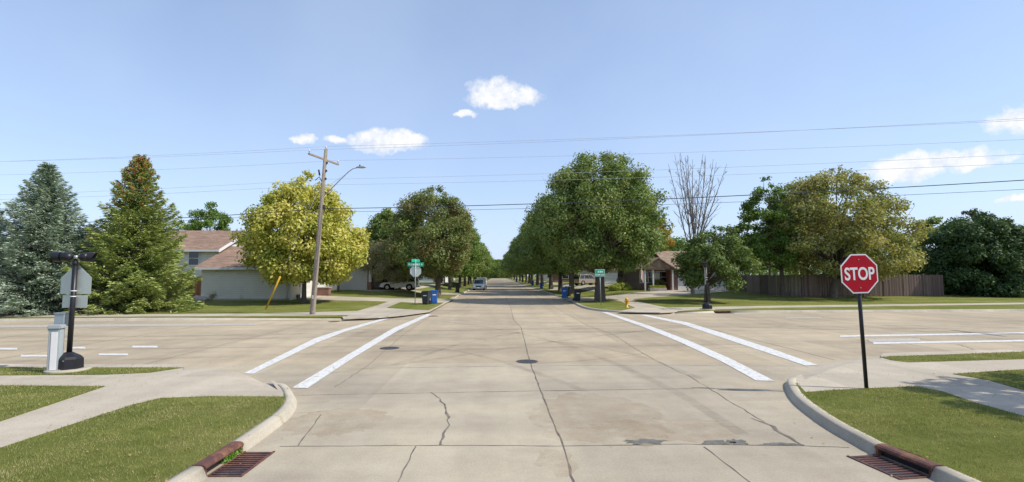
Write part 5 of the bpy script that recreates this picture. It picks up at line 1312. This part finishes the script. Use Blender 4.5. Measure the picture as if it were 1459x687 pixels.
# ------------------------------------------------------------------ vehicles
def vehicle(name, label, cat, loc, rz, paint_, L_=4.7, W_=1.85, H_=1.7, kind='suv', scale=1.0):
    t = thing(name, label, cat, loc, rz, scale=scale)
    h = L_ / 2; belt = H_ * .58; sill = .32
    hood = belt * .93
    low = [(-h, sill + .1), (-h + .05, sill), (h - .1, sill), (h, sill + .15), (h - .02, hood - .18), (h - .25, hood - .02), (h - 1.15, belt), (-h + .10, belt), (-h - .0, belt - .2)]
    bm = bmesh.new(); vs = [bm.verts.new((x, -W_ / 2, z)) for x, z in low]; f = bm.faces.new(vs)
    r = bmesh.ops.extrude_face_region(bm, geom=[f]); bmesh.ops.translate(bm, verts=[g for g in r['geom'] if isinstance(g, bmesh.types.BMVert)], vec=(0, W_, 0))
    bmesh.ops.recalc_face_normals(bm, faces=bm.faces); bmesh.ops.bevel(bm, geom=[e for e in bm.edges], offset=.07, segments=2, affect='EDGES')
    me = bpy.data.meshes.new('body'); bm.to_mesh(me); bm.free(); me.materials.append(paint_); body = bpy.data.objects.new('body', me); COL.objects.link(body); body.parent = t
    if kind == 'pickup': c0, c1, c2, c3 = -.35, -.15, h - 1.95, h - 1.2
    else: c0, c1, c2, c3 = -h + .12, -h + .5, h - 1.95, h - 1.15
    wt = W_ * .40; wb = W_ / 2 - .06
    def cab(m, a, b, c, d, zb_, zt_, w0, w1):
        m.add([(a, -w0, zb_), (d, -w0, zb_), (d, w0, zb_), (a, w0, zb_), (b, -w1, zt_), (c, -w1, zt_), (c, w1, zt_), (b, w1, zt_)], [(0, 1, 5, 4), (2, 3, 7, 6), (1, 2, 6, 5), (3, 0, 4, 7), (4, 5, 6, 7)])
    mb = MB(); cab(mb, c0, c1, c2, c3, belt - .03, H_, wb, wt); cb = mb.build('cabin', paint_, t)
    mod = None
    g = MB(); e = .012; z0_, z1_ = belt + .05, H_ - .09
    def lerp(a, b, f): return a + (b - a) * f
    f0 = (z0_ - belt + .03) / (H_ - belt + .03); f1 = (z1_ - belt + .03) / (H_ - belt + .03)
    for s in (-1, 1):
        ya, yb = s * (lerp(wb, wt, f0) + e), s * (lerp(wb, wt, f1) + e)
        xa0, xa1 = lerp(c0, c1, f0) + .12, lerp(c0, c1, f1) + .12; xb0, xb1 = lerp(c3, c2, f0) - .14, lerp(c3, c2, f1) - .12
        cuts = [(0, .30), (.33, .64), (.67, 1)] if kind != 'pickup' else [(0, .46), (.5, 1)]
        for (u, v) in cuts:
            g.add([(lerp(xa0, xb0, u), ya, z0_), (lerp(xa0, xb0, v), ya, z0_), (lerp(xa1, xb1, v), yb, z1_), (lerp(xa1, xb1, u), yb, z1_)], [(0, 1, 2, 3)])
    g.build('side_windows', M['glass'], t)
    for nm, ca, cb_ in (('windscreen', c3, c2), ('rear_window', c0, c1)):
        s = 1 if ca > 0 else -1; g = MB(); xa = lerp(ca, cb_, f0) + s * e; xb = lerp(ca, cb_, f1) + s * e; y0_, y1_ = lerp(wb, wt, f0) - .1, lerp(wb, wt, f1) - .08
        g.add([(xa, -y0_, z0_), (xa, y0_, z0_), (xb, y1_, z1_), (xb, -y1_, z1_)], [(0, 1, 2, 3)]); g.build(nm, M['glass'], t)
    for x in (h - .92, -h + .95):
        for s in (-1, 1):
            g = MB(); g.tube([(x, s * (W_ / 2 - .25), .36), (x, s * (W_ / 2 + .006), .36)], .43, 22); g.build('wheel_arch', M['rubber'], t)
            g = MB(); g.tube([(x, s * (W_ / 2 - .2), .35), (x, s * (W_ / 2 + .02), .35)], .35, 22); w = g.build('wheel', M['rubber'], t)
            g = MB(); g.tube([(x, s * (W_ / 2 + .018), .35), (x, s * (W_ / 2 + .03), .35)], [.22, .19], 14); g.build('rim', M['chrome'], w)
    for s in (-1, 1):
        g = MB(); g.box((h - .01, s * (W_ / 2 - .28), hood - .30), (.06, .36, .16), bev=.02); g.build('headlight', M['lampglass'], t)
        g = MB(); g.box((-h + .0, s * (W_ / 2 - .12), belt - .22), (.08, .18, .30), bev=.02); g.build('tail_light', M['tail'], t)
        g = MB(); g.box((c3 - .25, s * (W_ / 2 + .07), belt + .08), (.10, .16, .13), bev=.02); g.build('mirror', paint_, t)
    g = MB(); g.box((h, 0, hood - .32), (.05, .85, .20), bev=.01); g.build('grille', M['black'], t)
    g = MB(); g.box((h + .02, 0, sill + .14), (.12, W_ - .15, .2), bev=.03); g.box((-h - .02, 0, sill + .14), (.12, W_ - .15, .2), bev=.03); g.build('bumper', paint_ if kind != 'pickup' else M['chrome'], t)
    g = MB(); g.box((h + .085, 0, sill + .16), (.012, .32, .14)); g.build('number_plate', M['signwhite'], t)
    if kind == 'pickup':
        g = MB(); g.box(((-h + c0) / 2 + .02, 0, belt - .08), (c0 + h - .2, W_ - .25, .18)); g.build('bed_floor', M['black'], t)
    if kind == 'van': 
        for s in (-1, 1): g = MB(); g.tube([(c1 + .2, s * (wt - .1), H_ + .05), (c2 - .1, s * (wt - .1), H_ + .05)], .02, 6); g.build('roof_rail', M['chrome'], t)
    return t
p = T(568, 413.8); vehicle('parked_car', 'white sport utility car parked in the driveway behind the crabapple', 'car', p + Vector((0, 1.0, .02)), R(176), M['carwhite'], 4.6, 1.88, 1.70)
vehicle('parked_pickup', 'light blue-silver pickup facing the camera at the left kerb', 'pickup truck', (Wp(681.8, 400, 84).x, 86.5, 0), R(-90), M['carsilver'], 5.5, 2.0, 1.85, 'pickup')
t = thing('trailer', 'tall pale enclosed trailer parked behind the light blue pickup', 'trailer', (Wp(690, 400, 93).x - .55, 95, 0), 0)
mb = MB(); mb.box((0, 0, 1.25), (1.7, 4, 1.8), bev=.06); mb.build('box', M['trim'], t); mb = MB(); mb.box((0, -2.7, .5), (.12, 1.6, .12)); mb.build('drawbar', M['black'], t)
for s in (-1, 1): mb = MB(); mb.tube([(s * .75, .3, .35), (s * .95, .3, .35)], .35, 18); mb.build('wheel', M['rubber'], t)
p = T(836, 406.3); vehicle('parked_minivan', 'beige minivan parked in the driveway left of the largest right trunk', 'minivan', p + Vector((0, 0, .02)), R(28), M['cargold'], 4.9, 1.95, 1.78, 'van')
# ------------------------------------------------------------------ light and sky
SUN_EL, SUN_AZ = 47.0, 103.0           # azimuth clockwise from +Y
sd = Vector((math.sin(R(SUN_AZ)) * math.cos(R(SUN_EL)), math.cos(R(SUN_AZ)) * math.cos(R(SUN_EL)), math.sin(R(SUN_EL))))
sun_d = bpy.data.lights.new('sun', 'SUN'); sun = bpy.data.objects.new('sun', sun_d); COL.objects.link(sun)
sun_d.energy = 3.8; sun_d.angle = R(0.53); sun_d.color = (1.0, 0.935, 0.82)
sun.rotation_euler = (-sd).to_track_quat('-Z', 'Y').to_euler()
W = bpy.data.worlds.new('World'); S.world = W; W.use_nodes = True
nt = W.node_tree; bg = nt.nodes['Background']
sky = nt.nodes.new('ShaderNodeTexSky'); sky.sky_type = 'NISHITA'; sky.sun_disc = False
sky.sun_elevation = R(SUN_EL); sky.sun_rotation = R(SUN_AZ); sky.air_density = 1.0; sky.dust_density = 0.5; sky.ozone_density = 1.2; sky.altitude = 0
tc = nt.nodes.new('ShaderNodeTexCoord')
def vm(op, a, b=None):
    n = nt.nodes.new('ShaderNodeVectorMath'); n.operation = op
    for i, v in enumerate((a, b)):
        if v is None: continue
        if hasattr(v, 'links'): L(nt, v, n.inputs[i])
        else: n.inputs[i].default_value = v
    return n.outputs['Value'] if op == 'DOT_PRODUCT' else n.outputs[0]
d0 = tc.outputs['Generated']
nz = nt.nodes.new('ShaderNodeTexNoise'); nz.inputs['Scale'].default_value = 16; nz.inputs['Detail'].default_value = 7; nz.inputs['Roughness'].default_value = 0.6
L(nt, d0, nz.inputs['Vector'])
off = vm('SUBTRACT', nz.outputs['Color'], (0.5, 0.5, 0.5)); 
sc_ = nt.nodes.new('ShaderNodeVectorMath'); sc_.operation = 'SCALE'; sc_.inputs['Scale'].default_value = 0.055; L(nt, off, sc_.inputs[0])
dd = vm('ADD', d0, sc_.outputs[0])
CL = [(706, 134, 34, 20), (730, 140, 36, 13), (692, 143, 26, 11), (665, 164, 14, 3.5), (715, 152, 22, 8),
      (430, 193, 17, 5), (478, 195, 14, 5), (532, 198, 30, 11), (570, 202, 34, 11), (590, 200, 18, 8), (545, 210, 30, 8),
      (1290, 236, 48, 13), (1330, 230, 60, 13), (1375, 230, 40, 7), (1282, 248, 28, 10), (1450, 167, 38, 15), (1475, 170, 40, 22), (1448, 284, 22, 5)]
acc = None
for (px, py, w, h) in CL:
    c = ray(px, py).normalized(); r = c.cross(Vector((0, 0, 1))).normalized(); u = r.cross(c)
    k = F / ((px - 729.5) ** 2 + (py - 343.5) ** 2 + F * F) ** 0.5     # angular size shrinks off axis
    w_, h_ = w / F * k * 1.15, h / F * k * 1.2
    a = math_(nt, 'DIVIDE', vm('DOT_PRODUCT', dd, tuple(r)), w_); b = math_(nt, 'DIVIDE', math_(nt, 'SUBTRACT', vm('DOT_PRODUCT', dd, tuple(u)), 0.0), h_)
    q = math_(nt, 'ADD', math_(nt, 'MULTIPLY', a, a), math_(nt, 'MULTIPLY', b, b))
    front = math_(nt, 'GREATER_THAN', vm('DOT_PRODUCT', d0, tuple(c)), 0.0)
    v = math_(nt, 'SUBTRACT', math_(nt, 'SUBTRACT', 1.25, q), math_(nt, 'MULTIPLY_ADD', front, -100.0, 100.0))
    acc = v if acc is None else math_(nt, 'MAXIMUM', acc, v)
fz = nt.nodes.new('ShaderNodeTexNoise'); fz.inputs['Scale'].default_value = 45; fz.inputs['Detail'].default_value = 4; fz.inputs['Roughness'].default_value = 0.62
L(nt, d0, fz.inputs['Vector'])
dens = math_(nt, 'ADD', acc, math_(nt, 'MULTIPLY_ADD', fz.outputs[0], 1.5, -0.72))
cov = ramp(nt, dens, [(-0.0, (0, 0, 0)), (0.6, (0.6,) * 3), (1.0, (0.96,) * 3)])
# thin high haze brightening the right of the sky
hz = nt.nodes.new('ShaderNodeTexNoise'); hz.inputs['Scale'].default_value = 2.2; hz.inputs['Detail'].default_value = 5
L(nt, d0, hz.inputs['Vector'])
SKY_STR = 0.15
skyc = mixc(nt, 1.0, sky.outputs[0], (1.0, 1.0, 1.0), 'MULTIPLY')
sep = nt.nodes.new('ShaderNodeSeparateXYZ'); L(nt, d0, sep.inputs[0])
skyc = mixc(nt, ramp(nt, sep.outputs[2], [(0.0, (0.8,) * 3), (0.12, (0.55,) * 3), (0.5, (0.28,) * 3), (1.0, (0.1,) * 3)]), skyc, (2.9, 3.65, 5.5))
c = mixc(nt, ramp(nt, hz.outputs[0], [(0.4, (0.02,) * 3), (0.75, (0.22,) * 3)]), skyc, (4.1, 4.8, 5.6))
c = mixc(nt, cov, c, ramp(nt, fz.outputs[0], [(0.36, (4.3, 4.6, 5.15)), (0.58, (5.4, 5.4, 5.45))]))
L(nt, c, bg.inputs[0]); bg.inputs[1].default_value = SKY_STR
S.view_settings.view_transform = 'Standard'; S.view_settings.look = 'None'; S.view_settings.gamma = 1.0; S.view_settings.use_curve_mapping = False
S.view_settings.exposure = 0.35
S.cycles.use_denoising = True
S.cycles.max_bounces = 6; S.cycles.transparent_max_bounces = 12; S.cycles.diffuse_bounces = 4; S.cycles.glossy_bounces = 2
S.cycles.use_adaptive_sampling = True; S.cycles.adaptive_threshold = 0.015
